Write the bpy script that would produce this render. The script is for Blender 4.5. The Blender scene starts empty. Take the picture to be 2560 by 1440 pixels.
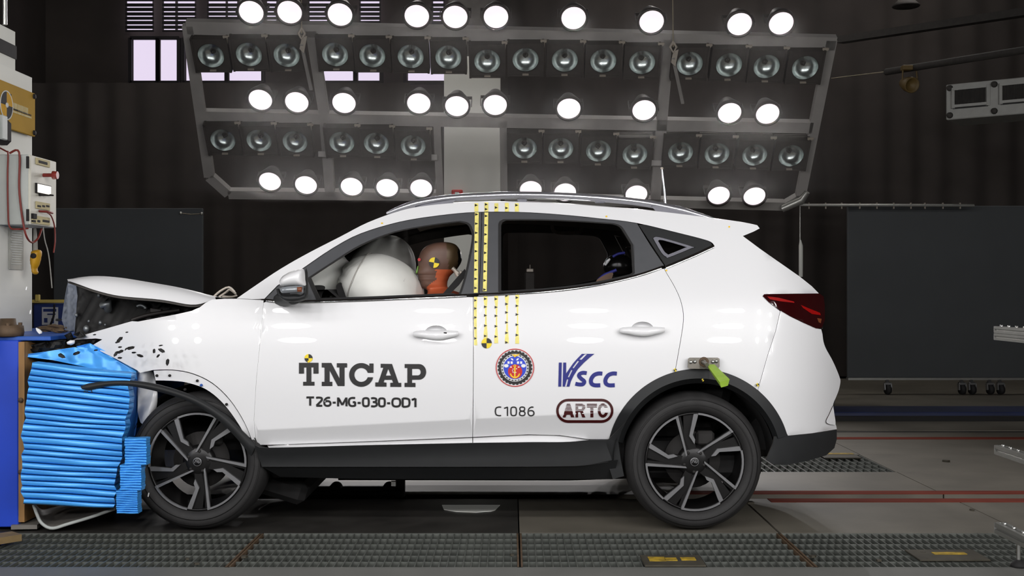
import bpy, bmesh, math, random
from mathutils import Vector, Matrix
from mathutils.geometry import delaunay_2d_cdt

random.seed(7)
SC = bpy.context.scene
COL = SC.collection

# ------------------------------------------------------------------ camera
D, F, H, CX, CY = 5.5, 2915.0, 1.157, 1280.0, 720.0   # camera distance, focal length in pixels, height, principal point
cam_data = bpy.data.cameras.new('camera')
cam_data.sensor_width = 36.0
cam_data.lens = 36.0 * F / 2560.0
cam_data.clip_end = 100
cam = bpy.data.objects.new('camera', cam_data)
COL.objects.link(cam)
cam.location = (0, -D, H)
cam.rotation_euler = (math.pi / 2, 0, 0)
SC.camera = cam

# ------------------------------------------------------------------ view, world
SC.view_settings.view_transform = 'Standard'
SC.view_settings.look = 'None'
SC.view_settings.exposure = 0.0
SC.view_settings.gamma = 1.0
SC.view_settings.use_curve_mapping = False
SC.cycles.max_bounces = 5
SC.cycles.diffuse_bounces = 2
SC.cycles.glossy_bounces = 3
SC.cycles.transmission_bounces = 2
SC.cycles.transparent_max_bounces = 8
SC.cycles.caustics_reflective = False
SC.cycles.use_light_tree = False
SC.cycles.caustics_refractive = False
world = bpy.data.worlds.new('hall_air')
SC.world = world
world.use_nodes = True
world.node_tree.nodes['Background'].inputs[0].default_value = (0.9, 0.93, 1.0, 1)
world.node_tree.nodes['Background'].inputs[1].default_value = 0.012

# ------------------------------------------------------------------ hall floodlights on the camera's side (out of frame)
def aim(ob, target):
    ob.rotation_euler = (Vector(target) - ob.location).to_track_quat('-Z', 'Y').to_euler()

NEAR_POWER = 11.2
for row, (yy, zz) in enumerate(((-3.6, 3.25), (-4.2, 2.50), (-4.75, 1.80))):
    for xx in (-4.3, -3.1, -1.9, -0.65, 0.65, 1.9, 3.2, 4.6):
        ld = bpy.data.lights.new('near_floodlight_beam', 'AREA')
        ld.shape = 'DISK'; ld.size = 0.30
        ld.energy = NEAR_POWER * (1 + .055 * xx * xx * (1.0 if xx > 0 else .7))
        ld.color = (1.0, 0.985, 0.985)
        ob = bpy.data.objects.new('near_floodlight_beam', ld)
        COL.objects.link(ob)
        ob.location = (xx, yy, zz)
        aim(ob, (xx * 0.5, 0.2, 0.5))
        ob['kind'] = 'helper'

# weak lights added above the frame to brighten column and curtain
for xx in (-4.2, -1.2, 1.8, 4.8):
    ld = bpy.data.lights.new('hall_lamp_beam', 'AREA')
    ld.shape = 'DISK'; ld.size = 0.4; ld.energy = 30.0; ld.color = (1.0, 0.95, 0.92)
    ob = bpy.data.objects.new('hall_lamp_beam', ld); COL.objects.link(ob)
    ob.location = (xx, 7.35, 5.6)
    aim(ob, (xx, 8.9, 1.4)); ob['kind'] = 'helper'

# ------------------------------------------------------------------ geometry helpers
def P(px, py, Y):
    d = Y + D
    return Vector(((px - CX) * d / F, Y, H - (py - CY) * d / F))

def GP(px, py, z=0.0):                       # the point of the level z seen at a pixel
    d = F * (H - z) / (py - CY)
    return Vector(((px - CX) * d / F, d - D, z))

def lin(c):
    return tuple(((v / 12.92) if v <= 0.04045 else ((v + 0.055) / 1.055) ** 2.4) for v in c)

def rgb(r, g, b):
    return lin((r / 255, g / 255, b / 255))

MATS = {}
def M(name, col, rough=0.5, metal=0.0, var=0.08, scale=18.0, bump=0.0, coat=0.0, emit=None, estr=0.0, spec=0.5, detail=4.0, stretch=None):
    m = bpy.data.materials.new(name)
    m.use_nodes = True
    nt = m.node_tree; N = nt.nodes; L = nt.links
    b = N['Principled BSDF']
    tc = N.new('ShaderNodeTexCoord')
    src = tc.outputs['Object']
    if stretch:
        mp = N.new('ShaderNodeMapping'); mp.inputs['Scale'].default_value = stretch
        L.new(src, mp.inputs[0]); src = mp.outputs[0]
    nz = N.new('ShaderNodeTexNoise'); nz.inputs['Scale'].default_value = scale; nz.inputs['Detail'].default_value = detail
    L.new(src, nz.inputs['Vector'])
    rp = N.new('ShaderNodeValToRGB')
    rp.color_ramp.elements[0].position = 0.3; rp.color_ramp.elements[1].position = 0.7
    rp.color_ramp.elements[0].color = tuple(max(0, v * (1 - var)) for v in col) + (1,)
    rp.color_ramp.elements[1].color = tuple(min(1, v * (1 + var)) for v in col) + (1,)
    L.new(nz.outputs['Fac'], rp.inputs['Fac'])
    L.new(rp.outputs['Color'], b.inputs['Base Color'])
    b.inputs['Roughness'].default_value = rough
    b.inputs['Metallic'].default_value = metal
    b.inputs['Specular IOR Level'].default_value = spec
    if coat:
        b.inputs['Coat Weight'].default_value = coat; b.inputs['Coat Roughness'].default_value = 0.03
    if bump:
        bn = N.new('ShaderNodeBump'); bn.inputs['Strength'].default_value = bump; bn.inputs['Distance'].default_value = 0.01
        L.new(nz.outputs['Fac'], bn.inputs['Height']); L.new(bn.outputs['Normal'], b.inputs['Normal'])
    if emit:
        b.inputs['Emission Color'].default_value = tuple(emit) + (1,)
        b.inputs['Emission Strength'].default_value = estr
    MATS[name] = m
    return m

def glass_mat(name, tint, gloss=0.08, rough=0.02):
    m = bpy.data.materials.new(name); m.use_nodes = True
    nt = m.node_tree; N = nt.nodes; L = nt.links
    N.remove(N['Principled BSDF'])
    t = N.new('ShaderNodeBsdfTransparent'); t.inputs[0].default_value = tuple(tint) + (1,)
    g = N.new('ShaderNodeBsdfGlossy'); g.inputs['Roughness'].default_value = rough
    fr = N.new('ShaderNodeFresnel'); fr.inputs['IOR'].default_value = 1.3 + gloss
    mx = N.new('ShaderNodeMixShader')
    L.new(fr.outputs[0], mx.inputs[0]); L.new(t.outputs[0], mx.inputs[1]); L.new(g.outputs[0], mx.inputs[2])
    L.new(mx.outputs[0], N['Material Output'].inputs['Surface'])
    MATS[name] = m
    return m

ORG = {}                                      # world origin of each object's data
class MB:
    def __init__(s):
        s.v = []; s.f = []; s.mi = []; s.sm = []
    def add(s, verts, faces, mi=0, smooth=False):
        o = len(s.v); s.v += [Vector(v) for v in verts]
        for f in faces:
            s.f.append([i + o for i in f]); s.mi.append(mi); s.sm.append(smooth)
        return s
    def box(s, c, size, rot=None, mi=0, bev=0.0):
        hx, hy, hz = size[0] / 2, size[1] / 2, size[2] / 2
        if bev > 0:
            b = min(bev, hx * .9, hy * .9, hz * .9)
            vs = []
            for sx in (-1, 1):
                for sy in (-1, 1):
                    for sz in (-1, 1):
                        vs += [(sx * (hx - b), sy * (hy - b), sz * hz), (sx * (hx - b), sy * hy, sz * (hz - b)), (sx * hx, sy * (hy - b), sz * (hz - b))]
            bm = bmesh.new()
            for v in vs: bm.verts.new(v)
            bmesh.ops.convex_hull(bm, input=bm.verts)
            bm.verts.ensure_lookup_table(); bm.verts.index_update()
            pts = [v.co.copy() for v in bm.verts]; fs = [[v.index for v in f.verts] for f in bm.faces]
            bm.free()
        else:
            pts = [Vector((x, y, z)) for x in (-hx, hx) for y in (-hy, hy) for z in (-hz, hz)]
            fs = [[0, 1, 3, 2], [4, 6, 7, 5], [0, 4, 5, 1], [2, 3, 7, 6], [0, 2, 6, 4], [1, 5, 7, 3]]
        if rot is not None: pts = [rot @ p for p in pts]
        return s.add([p + Vector(c) for p in pts], fs, mi)
    def bar(s, p0, p1, w, h, up=(0, 0, 1), mi=0):
        p0, p1 = Vector(p0), Vector(p1); ax = (p1 - p0); ln = ax.length; ax.normalize()
        u = Vector(up); sd = ax.cross(u)
        if sd.length < 1e-4: sd = ax.cross(Vector((1, 0, 0)))
        sd.normalize(); u = sd.cross(ax).normalized()
        R = Matrix((ax, sd, u)).transposed()
        return s.box((p0 + p1) / 2, (ln, w, h), R, mi)
    def tube(s, pts, r, n=10, mi=0, caps=True, flat=None):
        pts = [Vector(p) for p in pts]; rs = r if isinstance(r, (list, tuple)) else [r] * len(pts)
        rings = []; prev = None
        for i, p in enumerate(pts):
            t = (pts[min(i + 1, len(pts) - 1)] - pts[max(i - 1, 0)]).normalized()
            a = prev if prev is not None else (Vector((0, 1, 0)) if abs(t.y) < .9 else Vector((1, 0, 0)))
            a = (a - t * a.dot(t)).normalized(); b = t.cross(a); prev = a
            fx, fy = flat if flat else (1, 1)
            rings.append([p + a * (rs[i] * fx * math.cos(2 * math.pi * j / n)) + b * (rs[i] * fy * math.sin(2 * math.pi * j / n)) for j in range(n)])
        return s.loft(rings, mi, True, True, caps)
    def loft(s, rings, mi=0, smooth=True, closed=True, caps=False):
        n = len(rings[0]); vs = [v for r in rings for v in r]; fs = []
        for i in range(len(rings) - 1):
            for j in range(n if closed else n - 1):
                fs.append([i * n + j, i * n + (j + 1) % n, (i + 1) * n + (j + 1) % n, (i + 1) * n + j])
        s.add(vs, fs, mi, smooth)
        if caps:
            s.add(rings[0], [list(range(n))[::-1]], mi); s.add(rings[-1], [list(range(n))], mi)
        return s
    def lathe(s, prof, c, axis, n=32, mi=0, smooth=True, a0=0.0, a1=2 * math.pi):
        """prof: list of (radius, along) about the axis through c"""
        ax = Vector(axis).normalized()
        u = ax.cross(Vector((0, 0, 1)))
        if u.length < 1e-3: u = Vector((1, 0, 0))
        u.normalize(); w = ax.cross(u); full = abs(a1 - a0) > 6.28
        cnt = n if full else n + 1
        rings = []
        for r, h in prof:
            rings.append([Vector(c) + ax * h + (u * math.cos(a0 + (a1 - a0) * j / n) + w * math.sin(a0 + (a1 - a0) * j / n)) * r for j in range(cnt)])
        return s.loft(rings, mi, smooth, full)
    def disc(s, c, axis, r, n=24, mi=0):
        ax = Vector(axis).normalized(); u = ax.cross(Vector((0, 0, 1)))
        if u.length < 1e-3: u = Vector((1, 0, 0))
        u.normalize(); w = ax.cross(u)
        vs = [Vector(c) + (u * math.cos(2 * math.pi * j / n) + w * math.sin(2 * math.pi * j / n)) * r for j in range(n)]
        return s.add(vs, [list(range(n))], mi)
    def ball(s, c, rad, rot=None, n=20, m=12, mi=0, fn=None):
        rings = []
        for i in range(m + 1):
            th = math.pi * (i / m) * .998 + .001
            ring = []
            for j in range(n):
                ph = 2 * math.pi * j / n
                q = Vector((math.sin(th) * math.cos(ph), math.sin(th) * math.sin(ph), math.cos(th)))
                if fn: q = q * fn(q)
                q = Vector((q.x * rad[0], q.y * rad[1], q.z * rad[2]))
                if rot is not None: q = rot @ q
                ring.append(q + Vector(c))
            rings.append(ring)
        return s.loft(rings, mi)
    def flipY(s, W):
        s.v = [Vector((v.x, W - v.y, v.z)) for v in s.v]
        s.f = [f[::-1] for f in s.f]
        return s
    def build(s, name, mats, parent=None, smooth=None, fix=True):
        if not isinstance(mats, (list, tuple)): mats = [mats]
        if parent is not None: org = ORG[parent]
        else:
            xs = [v.x for v in s.v]; ys = [v.y for v in s.v]; zs = [v.z for v in s.v]
            org = Vector(((min(xs) + max(xs)) / 2, (min(ys) + max(ys)) / 2, min(zs)))
        me = bpy.data.meshes.new(name)
        me.from_pydata([v - org for v in s.v], [], s.f)
        for m in mats: me.materials.append(MATS[m] if isinstance(m, str) else m)
        me.polygons.foreach_set('material_index', s.mi)
        me.polygons.foreach_set('use_smooth', s.sm if smooth is None else [smooth] * len(s.f))
        if fix:
            bm = bmesh.new(); bm.from_mesh(me)
            bmesh.ops.recalc_face_normals(bm, faces=bm.faces)
            bm.to_mesh(me); bm.free()
        me.update()
        o = bpy.data.objects.new(name, me)
        COL.objects.link(o)
        if parent is not None: o.parent = parent
        else: o.location = org
        ORG[o] = org
        return o

def tag(o, label=None, cat=None, group=None, kind=None):
    if label: o['label'] = label
    if cat: o['category'] = cat
    if group: o['group'] = group
    if kind: o['kind'] = kind
    return o

def thing(name, loc, label, cat, group=None, kind=None):
    o = bpy.data.objects.new(name, None)
    o.empty_display_size = 0.1
    COL.objects.link(o); o.location = Vector(loc); ORG[o] = Vector(loc)
    return tag(o, label, cat, group, kind)

def struct(name, mb, mats, parent=None):
    o = mb.build(name, mats, parent)
    if parent is None: o['kind'] = 'structure'
    return o

def copy_child(src, parent, loc=None):
    c = src.copy(); COL.objects.link(c); c.parent = parent
    if loc is not None: c.location = loc
    ORG[c] = ORG[parent]
    return c

def cr(pts, n=6):                              # Catmull-Rom through the points
    out = []
    for i in range(len(pts) - 1):
        p0 = pts[max(i - 1, 0)]; p1 = pts[i]; p2 = pts[i + 1]; p3 = pts[min(i + 2, len(pts) - 1)]
        for j in range(n):
            t = j / n
            out.append(tuple(0.5 * (2 * b + (c - a) * t + (2 * a - 5 * b + 4 * c - d) * t * t + (-a + 3 * b - 3 * c + d) * t ** 3) for a, b, c, d in zip(p0, p1, p2, p3)))
    out.append(tuple(pts[-1]))
    return out

def resample(pts, n):
    L = [0]
    for a, b in zip(pts, pts[1:]): L.append(L[-1] + math.dist(a, b))
    out = []; k = 0
    for i in range(n):
        s = L[-1] * i / (n - 1)
        while k < len(L) - 2 and L[k + 1] < s: k += 1
        t = (s - L[k]) / max(1e-9, L[k + 1] - L[k])
        out.append(tuple(a + (b - a) * t for a, b in zip(pts[k], pts[k + 1])))
    return out

def inside(p, loops):
    c = False; x, y = p
    for lp in loops:
        for i in range(len(lp)):
            x1, y1 = lp[i - 1]; x2, y2 = lp[i]
            if (y1 > y) != (y2 > y) and x < (x2 - x1) * (y - y1) / (y2 - y1) + x1: c = not c
    return c

def tri2d(loops, step=None, keep=None, extra_lines=()):
    """2-D points and triangles filling even-odd loops, with inner grid points"""
    pts = []; edges = []
    for lp in loops:
        o = len(pts); pts += [Vector((p[0], p[1])) for p in lp]
        edges += [(o + i, o + (i + 1) % len(lp)) for i in range(len(lp))]
    xs = [p[0] for lp in loops for p in lp]; ys = [p[1] for lp in loops for p in lp]
    for a, b in extra_lines:
        o = len(pts); pts += [Vector(a), Vector(b)]; edges.append((o, o + 1))
    if step:
        y = min(ys) + step * .5; r = 0
        while y < max(ys):
            x = min(xs) + step * (.5 if r % 2 else 1.0)
            while x < max(xs):
                if inside((x, y), loops): pts.append(Vector((x, y)))
                x += step
            y += step * .87; r += 1
    v, _, f, *_ = delaunay_2d_cdt(pts, edges, [], 0, 1e-4)
    tris = []
    for t in f:
        c = (sum(v[i].x for i in t) / 3, sum(v[i].y for i in t) / 3)
        if inside(c, loops) and (keep is None or keep(c)): tris.append(list(t))
    return v, tris

def sheet(mb, v2, tris, front, back=None, mi=0, mi_rim=None, smooth=True):
    """front(x,y)->world; optional back(x,y)->world closes the sheet into a solid"""
    used = sorted({i for t in tris for i in t}); idx = {u: k for k, u in enumerate(used)}
    fr = [front(v2[i].x, v2[i].y) for i in used]
    T = [[idx[i] for i in t] for t in tris]
    mb.add(fr, T, mi, smooth)
    if back:
        cnt = {}
        for t in T:
            for a, b in ((t[0], t[1]), (t[1], t[2]), (t[2], t[0])):
                k = (min(a, b), max(a, b)); cnt.setdefault(k, []).append((a, b))
        bk = [back(v2[i].x, v2[i].y) for i in used]
        n = len(used); rim = mi if mi_rim is None else mi_rim
        mb.add(bk, [t[::-1] for t in T], rim, smooth)
        fs = []
        for k, e in cnt.items():
            if len(e) == 1: a, b = e[0]; fs.append([b, a, a + n, b + n])
        mb.add(fr + bk, fs, rim, False)
    return mb

def puff(mb, poly, Yc, depth, step=8, mi=0, back=None, power=.5, proj=None):
    """a cushion with the outline poly (pixels at distance Yc), bulging towards the viewer by depth"""
    v, t = tri2d([poly], step)
    def dist(x, y):
        best = 1e9
        for i in range(len(poly)):
            ax, ay = poly[i - 1]; bx, by = poly[i]; dx, dy = bx - ax, by - ay
            q = max(0, min(1, ((x - ax) * dx + (y - ay) * dy) / max(1e-9, dx * dx + dy * dy)))
            best = min(best, math.hypot(x - ax - q * dx, y - ay - q * dy))
        return best
    R = max(dist(p.x, p.y) for p in v)
    hgt = {}
    def f(x, y):
        d = min(1, dist(x, y) / R); return (1 - (1 - d) ** 2) ** power
    base = proj or (lambda x, y: P(x, y, Yc))
    def fr(x, y): p = base(x, y); return Vector((p.x, p.y - depth * f(x, y), p.z))
    bd = depth if back is None else back
    def bk(x, y): p = base(x, y); return Vector((p.x, p.y + bd * f(x, y) + .001, p.z))
    return sheet(mb, v, t, fr, bk, mi)

# ------------------------------------------------------------------ materials
M('concrete', rgb(104, 99, 89), .55, var=.16, scale=3.0, bump=.06, detail=8)
M('concrete_near', rgb(102, 102, 98), .6, var=.10, scale=4.0, bump=.05, detail=8)
M('steel_plate_dark', rgb(52, 50, 47), .45, var=.3, scale=5.0, bump=.05, detail=8)
M('pit_dark', rgb(32, 35, 35), .8, var=.3, scale=8)
M('grating_steel', rgb(98, 101, 96), .5, .3, var=.2, scale=14)
M('red_paint', rgb(112, 52, 41), .9, var=.35, scale=6, detail=8, stretch=(.4, 6, 1), spec=.1)
M('blue_channel', rgb(38, 48, 84), .5, var=.2, scale=3)
M('wall_black', rgb(62, 56, 52), .9, var=.2, scale=1.5)
M('curtain_black', rgb(46, 41, 38), .95, var=.15, scale=3)
M('board_grey', rgb(72, 75, 77), .8, var=.04, scale=3)
M('daylight', (0.1, 0.1, 0.1), .8, emit=(0.80, 0.70, 0.88), estr=1.0)
M('louver_black', rgb(20, 16, 20), .7)
M('column_white', rgb(214, 215, 208), .7, var=.04, scale=2)
M('rig_frame', rgb(150, 147, 143), .55, .1, var=.08, scale=6)
M('lamp_black', rgb(66, 62, 59), .6, .2, var=.1)
M('lamp_rim', rgb(60, 56, 54), .5, .3)
M('reflector', rgb(214, 220, 218), .27, .9, var=.2, scale=22)
M('lamp_lit', (.02, .02, .02), .9, var=0, emit=(1.0, 0.885, 0.935), estr=1.05, spec=0)
M('bracket_beige', rgb(150, 142, 130), .6)
glass_mat('clear_glass', (.93, .95, .95), .15)
M('steel_bright', rgb(190, 190, 186), .3, .9)
M('cable_steel', rgb(150, 140, 120), .5, .6)
M('red_sign', rgb(190, 25, 20), .5)
M('aluminium', rgb(165, 165, 160), .35, .7, var=.05)
M('slot_black', rgb(16, 15, 15), .7)
M('beam_dark', rgb(48, 45, 42), .8, var=.2)
M('duct_white', rgb(150, 150, 146), .7, var=.06)
M('yellow_dark', rgb(92, 74, 36), .6)
M('castor_chrome', rgb(180, 182, 184), .25, .9)
M('rubber_black', rgb(26, 25, 25), .75)
M('paper_white', rgb(205, 205, 200), .8, var=.03)

# ------------------------------------------------------------------ the hall
FX0, FX1, FY0, FY1 = -7.0, 7.5, -9.0, 12.0
floor = struct('floor', MB().box(((FX0 + FX1) / 2, (FY0 + FY1) / 2, -.33), (FX1 - FX0, FY1 - FY0, .2)), 'pit_dark')
tag(floor, 'grey concrete floor of the test hall with rail slot and pits')
def slab(x0, x1, y0, y1, mat='concrete', top=0.0):
    return MB().box(((x0 + x1) / 2, (y0 + y1) / 2, top - .115), (x1 - x0, y1 - y0, .23)).build('slab', mat, floor)
slab(FX0, FX1, FY0, -.672, 'concrete_near')
slab(FX0, -2.404, -.670, .010)
slab(2.504, FX1, -.670, .010)
slab(FX0, .030, .012, .90, 'steel_plate_dark', -.001)
slab(.036, 1.258, .012, .90)
slab(1.270, 2.415, .012, .90)
slab(2.423, FX1, .012, .90)
slab(FX0, 2.415, 1.036, 1.83)
slab(2.423, FX1, 1.036, 1.83)
slab(FX0, .90, 1.83, 2.60)
slab(2.415, FX1, 1.834, 2.60)
slab(FX0, 2.415, 2.602, 3.84)
slab(2.421, FX1, 2.602, 3.84)
slab(FX0, FX1, 3.97, FY1)
MB().box((0.25, 3.905, -.03), (14.5, .13, .05)).build('expansion_strip', 'steel_plate_dark', floor)
MB().box((0.25, .968, -.16), (14.5, .136, .03)).build('slot_bed', 'slot_black', floor)
# near pit bed under the gratings, far pit bed
MB().box((.25, -.33, -.105), (14.5, .69, .05)).build('pit_bed', 'pit_dark', floor)
MB().box((1.66, 2.215, -.20), (1.53, .78, .02)).build('pit_bed', 'slot_black', floor)
# painted lines
MB().box((4.2, 1.088, .001), (6.6, .10, .004)).build('painted_line', 'red_paint', floor)
MB().box((4.4, .845, .001), (6.0, .10, .004)).build('painted_line', 'red_paint', floor)
MB().box((.25, 3.47, .001), (14.4, .12, .004)).build('painted_line', 'red_paint', floor)
MB().box((.25, 5.85, .001), (14.4, .07, .004)).build('painted_line', 'red_paint', floor)
bc = thing('cable_channel', (.25, 4.95, 0), 'long dark blue raised channel running across the floor behind the car', 'cable channel')
MB().box((.25, 4.98, .035), (14.4, .52, .07), bev=.01).build('channel_cover', 'blue_channel', bc)
MB().box((.25, 4.66, .02), (14.4, .07, .04)).build('channel_lip', 'slot_black', bc)

wb = MB().box((.25, FY1 + .1, 3.0), (14.5, .2, 6.4))
struct('wall_back', wb, 'wall_black')
struct('wall_left', MB().box((FX0 - .1, 1.5, 3.0), (.2, 21, 6.4)), 'wall_black')
struct('wall_right', MB().box((FX1 + .1, 1.5, 3.0), (.2, 21, 6.4)), 'wall_black')
struct('wall_front', MB().box((.25, FY0 - .1, 3.0), (14.5, .2, 6.4)), 'wall_black')
struct('ceiling', MB().box((.25, 1.5, 6.3), (14.5, 21, .2)), 'wall_black')

# black stage curtain, really pleated, hung under the windows
def curtain(name, x0, x1, Y, z0, z1, label, amp=.03):
    n = int((x1 - x0) / .035); rows = []
    for z in (z0, (z0 + z1) / 2, z1):
        rows.append([Vector((x0 + (x1 - x0) * i / n, Y + amp * math.sin(i * .55 + .6 * math.sin(i * .13)) * (1.0 if z < z1 - .1 else .7), z)) for i in range(n + 1)])
    mb = MB().loft(rows, 0, True, False)
    mb.loft([[v + Vector((0, .012, 0)) for v in r] for r in rows], 0, True, False)
    return tag(mb.build(name, 'curtain_black'), label, 'curtain')
zt = P(0, 207, 9.4).z
curtain('stage_curtain', -6.9, -1.3, 9.4, .03, zt, 'black pleated curtain along the back wall left of the pale column')
curtain('stage_curtain', -.05, 7.4, 9.4, .03, zt + 1.2, 'black pleated curtain along the back wall right of the pale column')

# daylight windows high on the back wall
YW = 11.9
wn = thing('window_1', P(640, 205, YW), 'daylit high windows with louvers behind the lamp rig', None, kind='structure')
def pane(x0, x1, y0, y1):
    a, b = P(x0, y1, YW), P(x1, y0, YW)
    return MB().box(((a.x + b.x) / 2, YW + .01, (a.z + b.z) / 2), (b.x - a.x, .02, b.z - a.z)).build('pane', 'daylight', wn)
for x0, x1 in ((334, 388), (402, 441), (466, 560), (574, 652), (810, 882), (896, 948), (1020, 1110)):
    pane(x0, x1, 100, 203)
    a, b = P(x0 - 7, 207, YW), P(x1 + 7, 96, YW)
    f = MB()
    for q0, q1 in (((a.x, a.z), (b.x, a.z)), ((a.x, b.z), (b.x, b.z)), ((a.x, a.z), (a.x, b.z)), ((b.x, a.z), (b.x, b.z))):
        f.bar((q0[0], YW - .02, q0[1]), (q1[0], YW - .02, q1[1]), .05, .05, up=(0, 1, 0))
    f.build('window_frame', 'louver_black', wn)
gaps = [6, 18, 29.5, 40.5, 51, 62.5, 73.5]
for x0, x1 in ((318, 380), (410, 437), (445, 486), (522, 563), (570, 592), (668, 690), (774, 826), (902, 948), (1083, 1108)):
    pane(x0, x1, -12, 76)
    edges = [-12, -3] + [v for g_, h_ in zip(gaps, [3] + [1.8] * 6) for v in (g_ - h_, g_ + h_)] + [79]
    for k in range(1, len(edges) - 1, 2):
        a, b = P(x0 - 4, edges[k + 1], YW - .04), P(x1 + 4, edges[k], YW - .04)
        MB().box(((a.x + b.x) / 2, YW - .04, (a.z + b.z) / 2), (b.x - a.x, .03, b.z - a.z)).build('slat', 'louver_black', wn)

# pale structural column behind the rig
Yc = 8.3
a, b = P(1110, 690, Yc), P(1250, -60, Yc)
colm = thing('trim_1', ((a.x + b.x) / 2, Yc + .3, 0), 'pale grey square column behind the lamp rig', None, kind='structure')
MB().box(((a.x + b.x) / 2, Yc + .3, 1.95), (b.x - a.x, .6, 3.9)).build('shaft', 'column_white', colm)
MB().box(((a.x + b.x) / 2, Yc + .3, 4.8), (b.x - a.x - .1, .5, 2.8)).build('upper_shaft', 'beam_dark', colm)
q = P(1143, 484, Yc - .03)
es = thing('alarm_box', q, 'small red alarm box on the pale column above the car roof', 'alarm')
MB().box(q, (.13, .06, .09), bev=.01).build('box_body', 'red_sign', es)
MB().box(q + Vector((0, -.035, .0)), (.05, .02, .03), bev=.004).build('call_point', 'paper_white', es)

# free-standing grey boards on castors
def board(x0, x1, y0, y1, Y, label, castors):
    a, b = P(x0, y1, Y), P(x1, y0, Y)
    t = thing('screen_board', ((a.x + b.x) / 2, Y, 0), label, 'screen board')
    MB().box(((a.x + b.x) / 2, Y, (a.z + b.z) / 2), (b.x - a.x, .05, b.z - a.z), bev=.006).build('panel', 'board_grey', t)
    for px in castors:
        x = P(px, 900, Y).x
        w = MB().lathe([(.0, -.02), (.05, -.02), (.055, 0), (.05, .02), (.0, .02)], (x, Y - .06, .056), (1, .3, 0), 16)
        w.build('castor_wheel', 'rubber_black', t)
        h = MB().box((x, Y - .05, .12), (.07, .06, .03), bev=.005)
        h.bar((x - .035, Y - .06, .05), (x - .035, Y - .05, .12), .012, .05)
        h.bar((x + .035, Y - .06, .05), (x + .035, Y - .05, .12), .012, .05)
        h.bar((x, Y - .05, .12), (x, Y, a.z + .01), .03, .03)
        h.build('castor_fork', 'castor_chrome', t)
    MB().box(((a.x + b.x) / 2, Y, a.z - .012), (b.x - a.x, .08, .025)).build('bottom_rail', 'aluminium', t)
    return t
b1 = board(136, 508, 521, 940, 7.2, 'large grey screen board standing behind the crushed bonnet', (180, 330, 480))
b2 = board(2118, 2760, 515, 944, 7.2, 'large grey screen board on castors behind the car tail', (2215, 2400, 2425, 2470, 2496, 2700))
q0, q1 = P(452, 533, 7.15), P(504, 534, 7.15)
hk = thing('hook_cord', q0, 'short pale cord between two hooks on the left grey board', 'cord')
MB().tube([q0, (q0 + q1) / 2 + Vector((0, 0, -.01)), q1], .004, 6).build('cord', 'cable_steel', hk)
for q in (q0, q1): MB().ball(q, (.017, .017, .017), n=10, m=6).build('hook', 'steel_bright', hk)

# curtain rail with its post
cr_t = thing('curtain_rail', GP(2000, 985), 'thin pale curtain rail on a slim post behind the tailgate', 'curtain rail')
p0, p1 = P(2000, 513, 6.9), P(2435, 514, 6.9)
MB().tube([p0, p1], .016, 8).build('rail', 'aluminium', cr_t)
MB().tube([Vector((p0.x, p0.y, 0)), p0 + Vector((0, 0, .03))], .007, 8).build('post', 'aluminium', cr_t)
qa, qb = P(2001, 600, 6.88), P(2002, 692, 6.88)
MB().tube([qa, qa + Vector((.005, 0, -.06)), qb], [.008, .022, .022], 8).build('post_sleeve', 'column_white', cr_t)
for px in (2022, 2064, 2104, 2149, 2192, 2234, 2277, 2312, 2357, 2400):
    q = P(px, 514, 6.9)
    MB().bar(q + Vector((0, 0, -.035)), q + Vector((0, 0, .03)), .012, .02, up=(0, 1, 0)).build('clip', 'bracket_beige', cr_t)

# ceiling ironwork, lamp and duct on the right
tb = thing('ceiling_beam', P(2300, 70, 7.5), 'dark sloping ceiling beam at the top right', 'beam')
MB().bar(P(2100, 100, 8.6), P(2700, 10, 6.0), .12, .08).build('beam_web', 'beam_dark', tb)
pr = thing('pipe_rail', P(2300, 165, 6), 'dark sloping pipe holding the yellow lamp at the upper right', 'pipe')
MB().tube([P(2215, 180, 6.6), P(2700, 103, 4.6)], .035, 10).build('pipe', 'beam_dark', pr)
MB().tube([P(2078, 196, 7.2), P(2217, 179, 6.6)], .005, 6).build('stay_wire', 'cable_steel', pr)
Yl = 6.2
yl = thing('spot_lamp', P(2270, 168, Yl), 'dim yellow spot lamp hanging from the sloping pipe', 'lamp')
MB().box(P(2267, 170, Yl), (.1, .09, .05), bev=.006).build('clamp', 'yellow_dark', yl)
MB().tube([P(2257, 176, Yl), P(2256, 200, Yl), P(2258, 212, Yl)], .008, 6).tube([P(2291, 178, Yl), P(2293, 200, Yl), P(2290, 212, Yl)], .008, 6).build('yoke', 'yellow_dark', yl)
lc = P(2273, 211, Yl)
MB().lathe([(.0, .12), (.05, .12), (.075, .02), (.08, -.06), (.07, -.07), (.06, -.03), (.0, -.02)], lc, (-.15, 1, .3), 24).build('lamp_head', 'yellow_dark', yl)
dl = thing('down_light', P(2265, 15, 8.0), 'faint round ceiling lamp at the top right corner', 'lamp')
MB().lathe([(.0, .08), (.08, .08), (.16, 0), (.15, -.01), (.0, .03)], P(2265, 15, 8.0), (0, 0, 1), 24).build('shade', 'beam_dark', dl)
MB().tube([P(2265, 15, 8.0) + Vector((0, 0, .08)), P(2265, 15, 8.0) + Vector((0, 0, .9))], .012, 6).build('rod', 'beam_dark', dl)

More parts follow.
